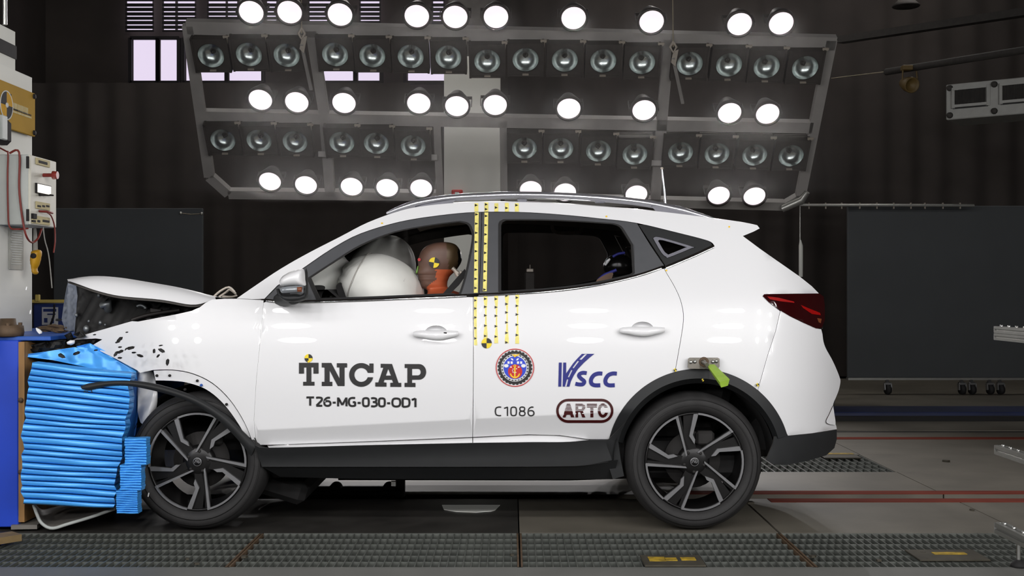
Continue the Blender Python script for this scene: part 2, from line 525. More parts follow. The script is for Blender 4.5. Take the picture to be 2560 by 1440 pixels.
Yd = 5.4
R_d = Matrix.Rotation(math.radians(-36), 3, 'Z')
o_d = P(2365, 300, Yd)
dc = thing('air_duct', o_d, 'off-white air duct box with two dark grilles at the right', 'air duct')
hd = (P(2365, 212, Yd) - P(2365, 300, Yd)).z
dp = lambda u, v, w: o_d + R_d @ Vector((u, w, v))
MB().box(dp(.85, hd / 2, .25), (1.7, .5, hd), R_d, bev=.008).build('duct_body', 'duct_white', dc)
for u0, u1 in ((.065, .375), (.485, .80)):
    fr = MB()
    for a_, b_ in (((u0, .12 * hd / .33), (u1, .12 * hd / .33)), ((u0, hd - .05), (u1, hd - .05))):
        fr.bar(dp(a_[0], a_[1], -.01), dp(b_[0], b_[1], -.01), .03, .025)
    fr.bar(dp(u0, .1, -.01), dp(u0, hd - .04, -.01), .03, .025, up=(0, 1, 0)); fr.bar(dp(u1, .1, -.01), dp(u1, hd - .04, -.01), .03, .025, up=(0, 1, 0))
    gf = fr.build('grille_frame', 'duct_white', dc)
    MB().box(dp((u0 + u1) / 2, hd / 2 + .02, -.004), (u1 - u0, .012, hd - .15), R_d).build('grille_back', 'slot_black', gf)
    for k in range(24):
        u = u0 + .02 + (u1 - u0 - .03) * k / 23
        MB().bar(dp(u, .11, -.014), dp(u, hd - .06, -.014), .006, .008, up=(0, 1, 0)).build('slat', 'beam_dark', gf)
for u, v in ((.035, hd - .035), (.43, hd - .04), (.43, .045), (.035, .04)):
    MB().lathe([(.0, -.03), (.025, -.03), (.03, 0), (.0, .0)], dp(u, v, .0), R_d @ Vector((0, 1, 0)), 10).build('bolt', 'beam_dark', dc)

# ------------------------------------------------------------------ lamp rig
pt, pb = P(1280, 75, 5.3), P(1280, 505, 6.5)
rn = Vector((0, -(pt.z - pb.z), -(pb.y - pt.y))).normalized()            # faces down and towards the car
camp = Vector((0, -D, H))
def RG(px, py, off=0.0):
    d = (P(px, py, 0) - camp); p0_ = pt + rn * off
    t = (p0_ - camp).dot(rn) / d.dot(rn)
    return camp + d * t
rg = thing('lamp_rig', RG(1280, 505), 'wide tilted grey frame carrying rows of floodlights above the car', 'lamp rig')
def rbar(name, pts, w):
    mb = MB()
    for (x0, y0), (x1, y1) in zip(pts, pts[1:]):
        mb.bar(RG(x0, y0), RG(x1, y1), w, .07, up=rn)
    return mb.build(name, 'rig_frame', rg)
rbar('top_rail', [(468, 66), (2088, 106)], .13)
rbar('middle_rail', [(512, 288), (2030, 316)], .12)
rbar('bottom_rail', [(572, 483), (1090, 488)], .10)
rbar('bottom_rail', [(1262, 494), (1958, 512)], .10)
rbar('side_post', [(470, 62), (524, 440), (572, 483)], .10)
rbar('side_post', [(2078, 98), (2000, 492), (1962, 514)], .10)
rbar('divider_post', [(778, 74), (812, 290), (826, 486)], .10)
rbar('divider_post', [(1672, 96), (1654, 308), (1638, 502)], .10)
rbar('divider_post', [(1092, 296), (1100, 488)], .07)
rbar('divider_post', [(1258, 298), (1260, 494)], .07)
for x, y in ((812, 386), (1640, 408), (1078, 394)):
    MB().box(RG(x, y, .05), (.13, .05, .06), bev=.006).build('clamp_block', 'rig_frame', rg)
jm = MB(); jm.tube([RG(2018, 480, .05), RG(2005, 500, .06), RG(1955, 522, .06)], [.03, .045, .04], 8)
jm.build('joint_arm', 'aluminium', rg)

ORDN = ['leftmost', 'second', 'third', 'fourth', 'fifth', 'sixth', 'seventh', 'eighth', 'ninth', 'tenth', 'eleventh', 'twelfth', 'thirteenth', 'fourteenth', 'fifteenth', 'sixteenth']
def nth(i, n):
    return ORDN[0] if i == 0 else ('rightmost' if i == n - 1 else ORDN[i] + ' from left')
LIT = [('top', [(628, 30), (724, 30), (850, 36), (1042, 40), (1138, 42), (1240, 42), (1434, 45), (1629, 54), (1849, 60), (1953, 58)], 30.5),
       ('middle', [(651, 249), (742, 255), (860, 257), (1047, 258), (1142, 265), (1238, 262), (1422, 271), (1610, 275), (1824, 282), (1919, 284)], 29),
       ('bottom', [(675, 453), (765, 462), (879, 466), (968, 469), (1053, 470), (1327, 474), (1413, 480), (1591, 485), (1797, 488), (1886, 490)], 27)]
DARK = [('upper', [(528, 138), (623, 135), (717, 137), (838, 135), (931, 138), (1027, 140), (1121, 142), (1218, 152), (1314, 148), (1412, 149), (1508, 151), (1605, 155), (1724, 158), (1822, 161), (1916, 165), (2012, 168)], 32.5),
        ('lower', [(558, 349), (648, 350), (738, 353), (855, 355), (941, 357), (1033, 363), (1311, 369), (1402, 370), (1496, 376), (1587, 384), (1701, 380), (1792, 383), (1886, 386), (1977, 388)], 31)]
u_r = Vector((1, 0, 0)); w_r = rn.cross(u_r).normalized()
SPOT_POWER = 24.0
proto = {}
for row, spots, r in LIT:
    for i, (px, py) in enumerate(spots):
        c = RG(px, py, .16); rad = r * (c.y + D) / F
        t = thing('floodlight', c, f'lit white floodlight, {nth(i, len(spots))} in the {row} glowing row', 'floodlight', 'glowing floodlights on the rig')
        if 'lit' not in proto:
            R0 = .115
            o1 = MB().lathe([(.0, -.20), (.07, -.20), (.10, -.12), (R0 + .02, -.03), (R0 + .022, .015), (R0 + .004, .015), (R0, .0)], c, rn, 28).build('housing', 'lamp_rim', t)
            o2 = MB().lathe([(R0 + .002, .0), (R0 * .8, .012), (R0 * .45, .02), (.0, .023)], c, rn, 28).build('lens', 'lamp_lit', t)
            bk = MB()
            for s_ in (-1, 1):
                bk.bar(c + u_r * s_ * (R0 + .03), c + u_r * s_ * (R0 + .03) - rn * .16, .006, .03, up=w_r)
            bk.bar(c - u_r * (R0 + .033) - rn * .16, c + u_r * (R0 + .033) - rn * .16, .03, .008, up=rn)
            o3 = bk.build('bracket', 'lamp_black', t)
            proto['lit'] = (o1, o2, o3); base = R0
            ch = [o1, o2, o3]
        else:
            ch = [copy_child(o, t) for o in proto['lit']]
        for o in ch: o.scale = (rad / .115,) * 3
        ld = bpy.data.lights.new('floodlight_beam', 'SPOT'); ld.energy = SPOT_POWER; ld.spot_size = math.radians(100); ld.spot_blend = .8
        ld.shadow_soft_size = .02; ld.color = (1, .97, .97)
        lo = bpy.data.objects.new('floodlight_beam', ld); COL.objects.link(lo)
        lo.location = c + rn * .09
        aim(lo, (c.x * .5, 1.2, .5)); lo['kind'] = 'helper'
for row, spots, r in DARK:
    for i, (px, py) in enumerate(spots):
        c = RG(px, py, .10); rad = r * (c.y + D) / F
        t = thing('reflector_lamp', c, f'unlit glass reflector lamp, {nth(i, len(spots))} in the {row} unlit row', 'reflector lamp', 'unlit reflector lamps on the rig')
        if 'dark' not in proto:
            R0 = .125
            rot = Matrix((u_r, w_r, rn)).transposed()
            hb = MB()
            for s_ in (-1, 1):
                hb.box(c + u_r * s_ * .165 - rn * .03, (.02, .36, .10), rot)
                hb.box(c + w_r * s_ * .165 - rn * .03, (.35, .02, .10), rot)
            hb.box(c - rn * .10, (.35, .36, .02), rot)
            # front plate with a round opening
            ring = []; n = 32
            for j in range(n):
                a_ = 2 * math.pi * j / n; cs, sn = math.cos(a_), math.sin(a_); m_ = .17 / max(abs(cs), abs(sn))
                ring.append((c + (u_r * cs + w_r * sn) * m_ + rn * .015, c + (u_r * cs + w_r * sn) * (R0 + .004) + rn * .015))
            hb.loft([[a_ for a_, _ in ring], [b_ for _, b_ in ring]], 0, False)
            o1 = hb.build('housing', 'lamp_black', t)
            o2 = MB().lathe([(R0, .012), (R0 * .96, -.02), (R0 * .8, -.055), (R0 * .5, -.082), (.02, -.092), (.0, -.092)], c, rn, 28).build('reflector_bowl', 'reflector', t)
            o3 = MB().lathe([(.0, -.09), (.016, -.09), (.016, -.06), (.009, -.045), (.0, -.042)], c, rn, 12).build('bulb', 'lamp_rim', t)
            o4 = MB().lathe([(R0 + .002, .014), (R0 * .7, .026), (R0 * .35, .031), (.0, .033)], c, rn, 28).build('glass_lens', 'clear_glass', t)
            o5 = MB().box(c - w_r * .15 + rn * .025, (.06, .012, .02), rot).build('catch', 'bracket_beige', t)
            tri = [c + w_r * .20 + u_r * (.17 + dx) + rn * .0 + w_r * dz for dx, dz in ((-.03, 0), (.03, 0), (.03, -.02), (.012, -.03), (.006, -.08), (-.006, -.08), (-.012, -.03), (-.03, -.02))]
            bk = MB(); n8 = len(tri); bk.add(tri + [v - rn * .015 for v in tri], [list(range(n8)), list(range(n8, 2 * n8))[::-1]] + [[i_, (i_ + 1) % n8, n8 + (i_ + 1) % n8, n8 + i_] for i_ in range(n8)])
            o6 = bk.build('mounting_bracket', 'bracket_beige', t)
            proto['dark'] = (o1, o2, o3, o4, o5, o6); ch = proto['dark']
        else:
            ch = [copy_child(o, t) for o in proto['dark']]
        for o in ch: o.scale = (rad / .125,) * 3
# suspension cables with shackles
for px, y0, y1, side in ((752, -60, 84, 'left'), (1681, -60, 118, 'right')):
    t = thing('suspension_cable', RG(px, y1, .1), f'thin steel cable with shackle holding the {side} part of the lamp rig', 'cable')
    a, b = RG(px + 2, y1, .12), RG(px - 2, y1, .12) + Vector((0, 0, 1.4))
    MB().tube([a, b], .006, 6).build('wire', 'cable_steel', t)
    MB().tube([a + Vector((0, 0, .05)), a + Vector((-.03, 0, 0)), a + Vector((0, 0, -.05)), a + Vector((.03, 0, 0)), a + Vector((0, 0, .05))], .012, 8).build('shackle', 'bracket_beige', t)
    tl = MB(); pl = [a + Vector(v) for v in ((0, 0, -.04), (.05, 0, -.02), (.02, 0, -.18), (-.02, 0, -.14))]
    tl.add(pl + [v + Vector((0, .015, 0)) for v in pl], [[0, 1, 2, 3], [7, 6, 5, 4], [0, 4, 5, 1], [1, 5, 6, 2], [2, 6, 7, 3], [3, 7, 4, 0]]).build('lug_plate', 'bracket_beige', t)
    MB().bar(a + Vector((0, 0, -.1)), RG(px + 26, y1 + 140, .08), .03, .02).build('tie_bar', 'rig_frame', t)

# ------------------------------------------------------------------ floor gratings
def grating(x0, x1, y0, y1, pitch, cross, label, hgt=.03, th=.0045, edge='grating_steel'):
    t = thing('floor_grating', ((x0 + x1) / 2, (y0 + y1) / 2, 0), label, 'grating')
    o = ORG[t]
    n = int((x1 - x0) / pitch)
    first = None
    for i in range(1, n):
        x = x0 + (x1 - x0) * i / n
        if first is None:
            first = MB().box((o.x, (y0 + y1) / 2, -hgt / 2 - .002), (th, y1 - y0 - .01, hgt)).build('bar', 'grating_steel', t)
            ob = first
        else: ob = copy_child(first, t)
        ob.location = (x - o.x, 0, 0)
    c0 = None
    for j in range(1, cross):
        y = y0 + (y1 - y0) * j / cross
        if c0 is None:
            c0 = MB().box(((x0 + x1) / 2, o.y, -.016), (x1 - x0 - .01, .005, .024)).build('cross_bar', 'grating_steel', t); ob = c0
        else: ob = copy_child(c0, t)
        ob.location = (0, y - o.y, 0)
    for k_, (a_, b_) in enumerate((((x0 + .005, y0, -.02), (x0 + .005, y1, -.02)), ((x1 - .005, y0, -.02), (x1 - .005, y1, -.02)), ((x0, y0 + .004, -.02), (x1, y0 + .004, -.02)), ((x0, y1 - .004, -.02), (x1, y1 - .004, -.02)))):
        MB().bar(a_, b_, .008, .038).build('edge_bar', edge if k_ < 2 else 'grating_steel', t)
    return t
M('rust_edge', rgb(92, 74, 56), .7, .2, var=.3)
grating(-2.40, -1.184, -.668, .008, .033, 6, 'steel floor grating panel in the near pit beneath the blue barrier', edge='rust_edge')
grating(-1.180, .031, -.668, .008, .033, 6, 'steel floor grating panel in the near pit below the front door', edge='rust_edge')
grating(.036, 1.256, -.668, .008, .033, 6, 'steel floor grating panel in the near pit below the rear wheel', edge='rust_edge')
grating(1.262, 2.50, -.668, .008, .033, 6, 'steel floor grating panel in the near pit at the right edge', edge='rust_edge')
grating(.905, 2.41, 1.835, 2.595, .050, 5, 'steel grating over the far pit behind the rear wheel', hgt=.04, th=.006)
M('plate_olive', rgb(70, 66, 56), .6, .3, var=.3, scale=10)
M('yellow_paint', rgb(160, 132, 34), .6, var=.5, scale=30, detail=8)
def cover(px0, px1, py0, py1, label, marks):
    a, b = GP(px0, py1), GP(px1, py0)
    t = thing('cover_plate', ((a.x + b.x) / 2, (a.y + b.y) / 2, 0), label, 'cover plate')
    MB().box(((a.x + b.x) / 2, (a.y + b.y) / 2, .004), (b.x - a.x, b.y - a.y, .008), bev=.002).build('plate', 'plate_olive', t)
    for (x0, y0, x1, y1) in marks:
        c, d = GP(x0, y1), GP(x1, y0)
        MB().box(((c.x + d.x) / 2, (c.y + d.y) / 2, .009), (d.x - c.x, max(.01, d.y - c.y), .003)).build('paint_mark', 'yellow_paint', t)
    return t
cover(1612, 1748, 1392, 1418, 'dark plate with yellow paint lying in the grating under the rear wheel', [(1624, 1398, 1660, 1408), (1664, 1400, 1690, 1407), (1704, 1399, 1736, 1406)])
cover(2300, 2432, 1378, 1404, 'dark plate with a yellow scrape on the grating near the right edge', [(2336, 1386, 2410, 1391)])
cover(2062, 2132, 1136, 1147, 'plate with yellow-green edge on the far grating behind the car', [(2064, 1136, 2130, 1138.5)])
pl = MB(); pts = [GP(1105, 1262, .004), GP(1110, 1273, .004), GP(1140, 1278, .004), GP(1190, 1279.5, .004), GP(1228, 1277, .004), GP(1238, 1274, .004), GP(1250, 1262, .004)]
n = len(pts); pl.add(pts + [p - Vector((0, 0, .004)) for p in pts], [list(range(n)), list(range(n, 2 * n))[::-1]] + [[i, (i + 1) % n, n + (i + 1) % n, n + i] for i in range(n)])
tag(pl.build('floor_patch', 'column_white'), 'pale flat plate lying on the floor under the car', 'plate')
def chips(name, spots, mat, label, cat, group, z=.003):
    for k, (px, py, s) in enumerate(spots):
        c = GP(px, py, z); n = 5
        a0 = random.random() * 6
        top = [c + Vector((math.cos(a0 + 2 * math.pi * i / n) * s * random.uniform(.6, 1.2), math.sin(a0 + 2 * math.pi * i / n) * s * random.uniform(.6, 1.2), .004 + s * .15)) for i in range(n)]
        bot = [v - Vector((0, 0, .006 + s * .15)) for v in top]
        tag(MB().add(top + bot, [list(range(n)), list(range(n, 2 * n))[::-1]] + [[i, (i + 1) % n, n + (i + 1) % n, n + i] for i in range(n)]).build(name, mat), label[k] if isinstance(label, list) else label, cat, group, 'thing')
chips('floor_debris', [(468, 1398, .012), (492, 1410, .014), (612, 1393, .02), (1280, 1388, .012), (2032, 1392, .016), (2196, 1402, .014), (2308, 1383, .012), (2322, 1399, .012), (2430, 1275, .012), (2365, 1153, .03), (1872, 1258, .03)],
      'plate_olive', ['small debris scrap on the grating under the front wheel', 'debris scrap at the near edge of the grating left of centre', 'larger pale scrap beside the left grating seam',
                      'tiny scrap on the grating at the centre', 'yellowish scrap on the grating right of the rear wheel', 'scrap on the right grating near its front edge', 'scrap at the upper corner of the right cover plate',
                      'scrap at the lower corner of the right cover plate', 'pale scrap on the concrete near the right edge', 'pale stain-like scrap on the concrete right of the far grating', 'dark scrap on the wet floor behind the rear tyre'], 'debris', 'scraps on the floor')

# ------------------------------------------------------------------ aluminium camera frame at the right edge
def profile(mb, p0, p1, w=.04, h=.04):
    p0, p1 = Vector(p0), Vector(p1); ax = (p1 - p0).normalized()
    sd = ax.cross(Vector((0, 0, 1))).normalized(); up = sd.cross(ax)
    a, b, c = .5, .5, .16                     # slotted section
    prof = []
    s = [(-.5, -.5), (-.12, -.5), (-.12, -.3), (.12, -.3), (.12, -.5), (.5, -.5), (.5, -.12), (.3, -.12), (.3, .12), (.5, .12), (.5, .5), (.12, .5), (.12, .3), (-.12, .3), (-.12, .5), (-.5, .5), (-.5, .12), (-.3, .12), (-.3, -.12), (-.5, -.12)]
    r0 = [p0 + sd * (u * w) + up * (v * h) for u, v in s]; r1 = [v + (p1 - p0) for v in r0]
    mb.loft([r0, r1], 0, False, True, True)
    return mb
def frame_rail(name, px, ytop, ybot, Y, length, label, double=False, foot=False, spacer=True):
    a, b = P(px, ybot, Y), P(px, ytop, Y); hh = b.z - a.z; ww = hh / (2 if double else 1)
    t = thing(name, (a.x + .02, Y - length / 2, 0 if foot else a.z), label, 'frame rail')
    for k in range(2 if double else 1):
        z = a.z + ww * (k + .5)
        profile(MB(), (a.x + ww / 2, Y, z), (a.x + ww / 2, Y - length, z), ww, ww * .96).build('profile', 'aluminium', t)
        MB().box((a.x + ww / 2, Y + .003, z), (ww * .96, .006, ww * .9)).build('end_cap', 'duct_white', t)
    for k in range(4):
        MB().lathe([(.0, .008), (.008, .008), (.008, 0)], (a.x + ww / 2, Y - .05 - k * .09, b.z), (0, 0, 1), 8).build('bolt', 'steel_bright', t)
    if foot:
        x, y = a.x + ww / 2 + .01, Y - .16
        MB().tube([(x, y, .012), (x, y, a.z + .01)], .009, 8).build('foot_screw', 'steel_bright', t)
        MB().lathe([(.0, .03), (.012, .03), (.03, .012), (.034, 0), (.0, 0)], (x, y, .0), (0, 0, 1), 16).build('foot_pad', 'rubber_black', t)
    return t
frame_rail('frame_rail', 2485, 815, 850, .5, 1.6, 'double slotted aluminium rail reaching in at the right, level with the tail lamp', double=True)
frame_rail('frame_rail', 2486, 1112, 1136, .5, 1.6, 'slotted aluminium rail at knee height at the right edge')
frame_rail('frame_rail', 2486, 1305, 1333, -.50, 1.2, 'slotted aluminium rail on a screw foot above the right grating', foot=True)

# ------------------------------------------------------------------ white barrier column at the left with its control box
M('block_white', rgb(222, 222, 214), .7, var=.05, scale=2)
M('box_cream', rgb(205, 202, 188), .55, var=.04)
M('box_grey', rgb(178, 182, 178), .55, var=.04)
M('sign_gold', rgb(176, 140, 62), .8, 0, var=.08, scale=4, spec=.05)
M('ink_dark', rgb(46, 44, 44), .7, spec=.08)
M('ink_gold', rgb(200, 150, 24), .7, spec=.08)
M('wire_red', rgb(118, 38, 28), .5)
M('wire_grey', rgb(150, 148, 140), .6)
M('lamp_window', (.9, .85, .75), .5, emit=(1.0, .93, .80), estr=1.1)
M('knob_red', rgb(130, 40, 36), .4)
M('plate_cream', rgb(196, 184, 142), .7, spec=.1)
M('pendant_yellow', rgb(196, 146, 22), .5, var=.15)
M('paper_pink', rgb(190, 170, 176), .8)
M('paper_grey', rgb(168, 168, 160), .8)
XC = -2.60
def dY(px, X): return X * F / (px - CX) - D            # distance at which the plane X = const meets a pixel column
def PX(px, py, X):
    return P(px, py, dY(px, X))
ye = dY(80, XC)
ZB = P(45, 851, .06).z + .018                          # top of the barrier table
zt_low = PX(79, 194, XC).z
blk = thing('barrier_block', (XC - .6, ye - .6, ZB), 'tall white steel barrier column at the left edge', 'barrier column')
MB().box((XC - .6, ye - .6, (zt_low + ZB) / 2), (1.2, 1.2, zt_low - ZB)).build('lower_column', 'block_white', blk)
X2 = -2.70; ye2 = dY(38, X2); zt2 = PX(38, 80, X2).z
MB().box((X2 - .5, ye2 - .55, (zt2 + zt_low) / 2), (1.0, 1.1, zt2 - zt_low)).build('upper_column', 'block_white', blk)
MB().box((X2 - .5, ye2 - .55, PX(38, 132, X2).z), (1.012, 1.112, PX(38, 117, X2).z - PX(38, 150, X2).z)).build('dark_band', 'ink_dark', blk)
rd = tag(MB().tube([(X2 + .02, dY(12, X2 + .02), zt2 - .0), (X2 + .02, dY(12, X2 + .02), zt2 + .9)], .012, 10).build('steel_rod', 'steel_bright'), 'thin bright upright rod on top of the white column', 'rod')
# gold sign plate with target
SX = XC + .012
sg = thing('sign_plate', PX(60, 340, SX), 'gold sign plate with quartered target bolted to the white column', 'sign')
SXo = XC + .035
def sq(px, py, X=SXo): return PX(px, py, X)
ytop_l, zt_s, zb_s = dY(-60, SXo), sq(90, 234).z, sq(90, 342).z
y0_, y1_ = dY(-70, SXo), dY(90, SXo)
MB().box((SXo - .012, (y0_ + y1_) / 2, (zt_s + zb_s) / 2), (.016, y1_ - y0_, zt_s - zb_s), bev=.003).build('plate', 'sign_gold', sg)
tc_ = sq(17, 263, SXo - .001)
rad_ = (sq(17, 229).z - sq(17, 297).z) / 2
def qsector(mb, c, r, a0, a1, X, mi, n=10):
    vs = [Vector((X, c.y, c.z))] + [Vector((X, c.y + r * math.cos(a0 + (a1 - a0) * i / n), c.z + r * math.sin(a0 + (a1 - a0) * i / n))) for i in range(n + 1)]
    mb.add(vs, [[0, i + 1, i + 2] for i in range(n)], mi)
tm = MB()
for k in range(4): qsector(tm, tc_, rad_, math.pi / 2 * k, math.pi / 2 * (k + 1), SXo - .001, 0 if k % 2 else 1)
tm.build('target_mark', ['ink_dark', 'ink_gold'], sg)
rw = MB(); rw.lathe([(rad_, 0), (rad_ * 1.08, 0.001), (rad_ * 1.08, -.002)], Vector((SXo - .001, tc_.y, tc_.z)), (1, 0, 0), 32).build('target_ring', 'paper_white', sg)
MB().lathe([(0, .004), (.012, .003), (.014, -.002)], Vector((SXo, tc_.y, tc_.z)), (1, 0, 0), 12).build('hub_dot', 'paper_white', sg)
def tline(py0, y_a, y_b, h, mat, name='text_line'):
    a, b = dY(y_a, SXo), dY(y_b, SXo); z = PX(30, py0, SXo).z
    m = MB(); n = max(4, int((b - a) / .016))
    for i in range(n):
        w = (b - a) / n
        m.box((SXo - .0035, a + w * (i + .5), z), (.003, w * random.uniform(.45, .85), h))
    m.build(name, mat, sg)
tline(263, 31, 72, .034, 'plate_cream'); tline(271, 31, 80, .008, 'ink_dark'); tline(277, 31, 80, .010, 'plate_cream'); tline(243, 24, 30, .03, 'ink_dark')
for py in (241, 332):
    q = PX(86, py, SXo)
    MB().lathe([(0, .006), (.012, .006), (.014, -.003)], q, (1, 0, 0), 10).build('bolt', 'ink_dark', sg)
q = PX(15, 328, XC + .07)
hk_ = thing('wall_hook', q, 'black bent bracket below the gold sign on the white column', 'bracket')
MB().box((q.x - .03, q.y - .1, q.z), (.07, .34, .13), bev=.02).build('bracket_body', 'ink_dark', hk_)
MB().box((q.x + .012, q.y - .06, q.z + .01), (.02, .06, .12), bev=.004).build('bracket_tongue', 'box_grey', hk_)
# control box
db = 5.9; Yb = db - D
xl, xr = -1265 * db / F, -1210 * db / F
Yb2 = dY(135, xr); ztb, zbb = P(70, 386, Yb).z, P(70, 562, Yb).z
cb = thing('control_box', ((xl + xr) / 2, (Yb + Yb2) / 2, zbb), 'cream control box with lit display on the white column', 'control box')
MB().box(((xl - .05 + xr) / 2, (Yb + Yb2) / 2, (ztb + zbb) / 2), (xr - xl + .05, Yb2 - Yb, ztb - zbb), bev=.004).build('box_body', 'box_grey', cb)
MB().box((xr + .006, (Yb + Yb2) / 2, (ztb + zbb) / 2), (.014, Yb2 - Yb - .004, ztb - zbb - .004), bev=.003).build('box_door', 'box_cream', cb)
XR = xr + .016
def onbox(name, x0, y0, x1, y1, mat, th=.006):
    ya, yb_ = dY(x0, XR), dY(x1, XR); za, zb_ = PX((x0 + x1) / 2, y1, XR).z, PX((x0 + x1) / 2, y0, XR).z
    return MB().box((XR, (ya + yb_) / 2, (za + zb_) / 2), (th, yb_ - ya, zb_ - za), bev=.0015).build(name, mat, cb)
np_ = onbox('name_plate', 90, 398, 124, 415, 'plate_cream'); onbox('plate_text', 95, 403, 117, 410, 'ink_dark', .009)
onbox('display_bezel', 89, 461, 126, 486, 'ink_dark', .012); onbox('display', 91, 463, 124, 484, 'lamp_window', .018)
onbox('name_plate', 90, 506, 124, 524, 'plate_cream')
for a_, b_ in ((92, 101), (104, 111), (114, 122)): onbox('plate_text', a_, 513, b_, 518, 'ink_dark', .009)
onbox('name_plate', 80, 541, 124, 561, 'plate_cream')
for a_, b_ in ((80, 88), (92, 99), (105, 122)): onbox('plate_text', a_, 550, b_, 556, 'ink_dark', .009)
onbox('switch_block', 79, 534, 88, 547, 'ink_dark', .02)
q = PX(108, 438, XR)
MB().tube([q - Vector((.0, 0, 0)), q + Vector((.045, 0, 0)), q + Vector((.05, 0, 0)), q + Vector((.075, 0, 0))], [.010, .010, .022, .020], 14).build('push_knob', 'knob_red', cb)
for px in (98, 107, 121):
    q = PX(px, 487, XR)
    MB().tube([q, q + Vector((.03, -.01, -.004))], [.006, .004], 8).build('toggle', 'ink_dark', cb)
for py in (406, 538):
    q = PX(71, py, XR)
    MB().tube([q + Vector((-.002, -.004, .03)), q + Vector((-.002, -.004, -.03))], .008, 8).build('hinge', 'ink_dark', cb)
q = PX(107, 531, XR)
MB().tube([q + Vector((0, -.05, .003)), q + Vector((.03, -.02, .002)), q + Vector((.03, .05, 0))], .006, 8).build('lead_plug', 'wire_red', cb)
def wire(pts, r, mat, label):
    return tag(MB().tube(cr([tuple(p) for p in pts], 5), r, 6).build('cable', mat), label, 'cable')
wire([P(-20, 360, Yb + .05), P(15, 378, Yb - .005), P(20, 384, Yb - .012), P(19, 440, Yb - .012), P(20, 520, Yb - .012), P(24, 567, Yb - .012), P(45, 573, Yb - .01), P(70, 571, Yb + .05)], .0045, 'wire_red', 'thin red cable looped round the left side of the control box')
wire([P(24, 383, Yb - .012), P(48, 381, Yb - .012), P(48, 470, Yb - .012), P(56, 545, Yb - .012), P(66, 590, Yb - .005), P(80, 606, Yb + .1), P(95, 596, Yb + .15), P(104, 572, Yb + .2)], .0055, 'wire_red', 'red cable crossing the control box front and drooping under it')
wire([PX(118, 531, XR + .03), PX(128, 540, XR + .03), PX(136, 565, XR + .02), PX(138, 600, XR + .02), PX(134, 632, XR + .02)], .004, 'wire_red', 'short red lead hanging from the control box plug')
wire([PX(108, 568, XR), PX(112, 600, XR), PX(122, 640, XR), PX(130, 720, XR)], .003, 'wire_grey', 'thin grey wire hanging below the control box')
# yellow hanging pendant
q = PX(88, 655, XC + .09)
pd = thing('pendant_switch', q, 'yellow hand pendant switch hanging on the column below the control box', 'pendant')
puff(MB(), cr([(80, 627), (92, 624), (103, 628), (101, 648), (97, 662), (92, 672), (95, 680), (92, 686), (82, 684), (79, 668), (76, 648), (80, 627)], 3), q.y, .035, 4).build('grip', 'pendant_yellow', pd)
MB().tube([P(87, 570, q.y), P(88, 600, q.y), P(88, 627, q.y)], [.008, .012, .014], 8).build('strain_relief', 'wire_grey', pd)
MB().lathe([(0, -.04), (.014, -.04), (.015, -.03)], P(90, 640, q.y), (0, 1, 0), 10).build('button', 'ink_dark', pd)
for x0, y0, x1, y1, mt, lb in ((-10, 452, 12, 560, 'paper_pink', 'pinkish printed notice at the left edge of the white column'), (23, 572, 58, 674, 'paper_grey', 'grey printed sheet taped to the white column under the control box')):
    ya, yb_ = dY(x0, XC + .004), dY(x1, XC + .004); za, zb_ = PX((x0 + x1) / 2, y1, XC).z, PX((x0 + x1) / 2, y0, XC).z
    nt_ = thing('notice_sheet', (XC + .004, (ya + yb_) / 2, za), lb, 'notice')
    MB().box((XC + .004, (ya + yb_) / 2, (za + zb_) / 2), (.003, yb_ - ya, zb_ - za)).build('paper', mt, nt_)
    ml = MB()
    for k in range(14):
        z = zb_ - .02 - (zb_ - za - .05) * k / 13
        ml.box((XC + .006, (ya + yb_) / 2, z), (.002, (yb_ - ya) * random.uniform(.6, .85), .004))
    ml.build('print_lines', 'box_grey', nt_)

# blue plant behind the column and the barrier bench
M('plant_blue', rgb(40, 56, 110), .5, var=.12)
M('bench_blue', rgb(34, 72, 196), .4, var=.08, scale=4)
M('bench_top_blue', rgb(38, 88, 176), .45, var=.2, scale=6)
M('plywood', rgb(150, 112, 66), .7, var=.25, scale=30, stretch=(1, 1, .1))
M('hazard_yellow', rgb(206, 182, 92), .6)
Yp = 3.0
pc = thing('plant_cabinet', P(125, 950, Yp) * Vector((1, 1, 0)) if False else Vector((P(125, 900, Yp).x, Yp, 0)), 'blue machine cabinet with yellow edge and white notice behind the column', 'cabinet')
a, b = P(82, 900, Yp), P(172, 760, Yp)
MB().box(((a.x + b.x) / 2, Yp + .3, b.z / 2), (b.x - a.x, .6, b.z), bev=.01).build('cabinet_body', 'plant_blue', pc)
MB().box(((a.x + b.x) / 2, Yp + .02, P(0, 753, Yp).z), (b.x - a.x, .08, .022)).build('edge_strip', 'hazard_yellow', pc)
MB().box((P(97, 740, Yp).x, Yp - .02, P(97, 745, Yp).z), (.03, .03, .05), bev=.004).build('post_knob', 'hazard_yellow', pc)
a, b = P(106, 812, Yp), P(146, 768, Yp)
MB().box(((a.x + b.x) / 2, Yp - .006, (a.z + b.z) / 2), (b.x - a.x, .006, b.z - a.z)).build('notice', 'paper_white', pc)
for (x0, y0, x1, y1) in ((110, 772, 142, 779), (120, 784, 140, 787), (112, 795, 120, 806), (130, 796, 136, 808)):
    a, b = P(x0, y1, Yp), P(x1, y0, Yp)
    MB().box(((a.x + b.x) / 2, Yp - .011, (a.z + b.z) / 2), (b.x - a.x, .004, b.z - a.z)).build('notice_print', 'plant_blue', pc)
wire([P(136, 760, Yp - .08), P(134, 790, Yp - .08), P(126, 812, Yp - .06), P(116, 830, Yp - .02)], .007, 'ink_dark', 'black cable hanging in front of the blue cabinet notice')

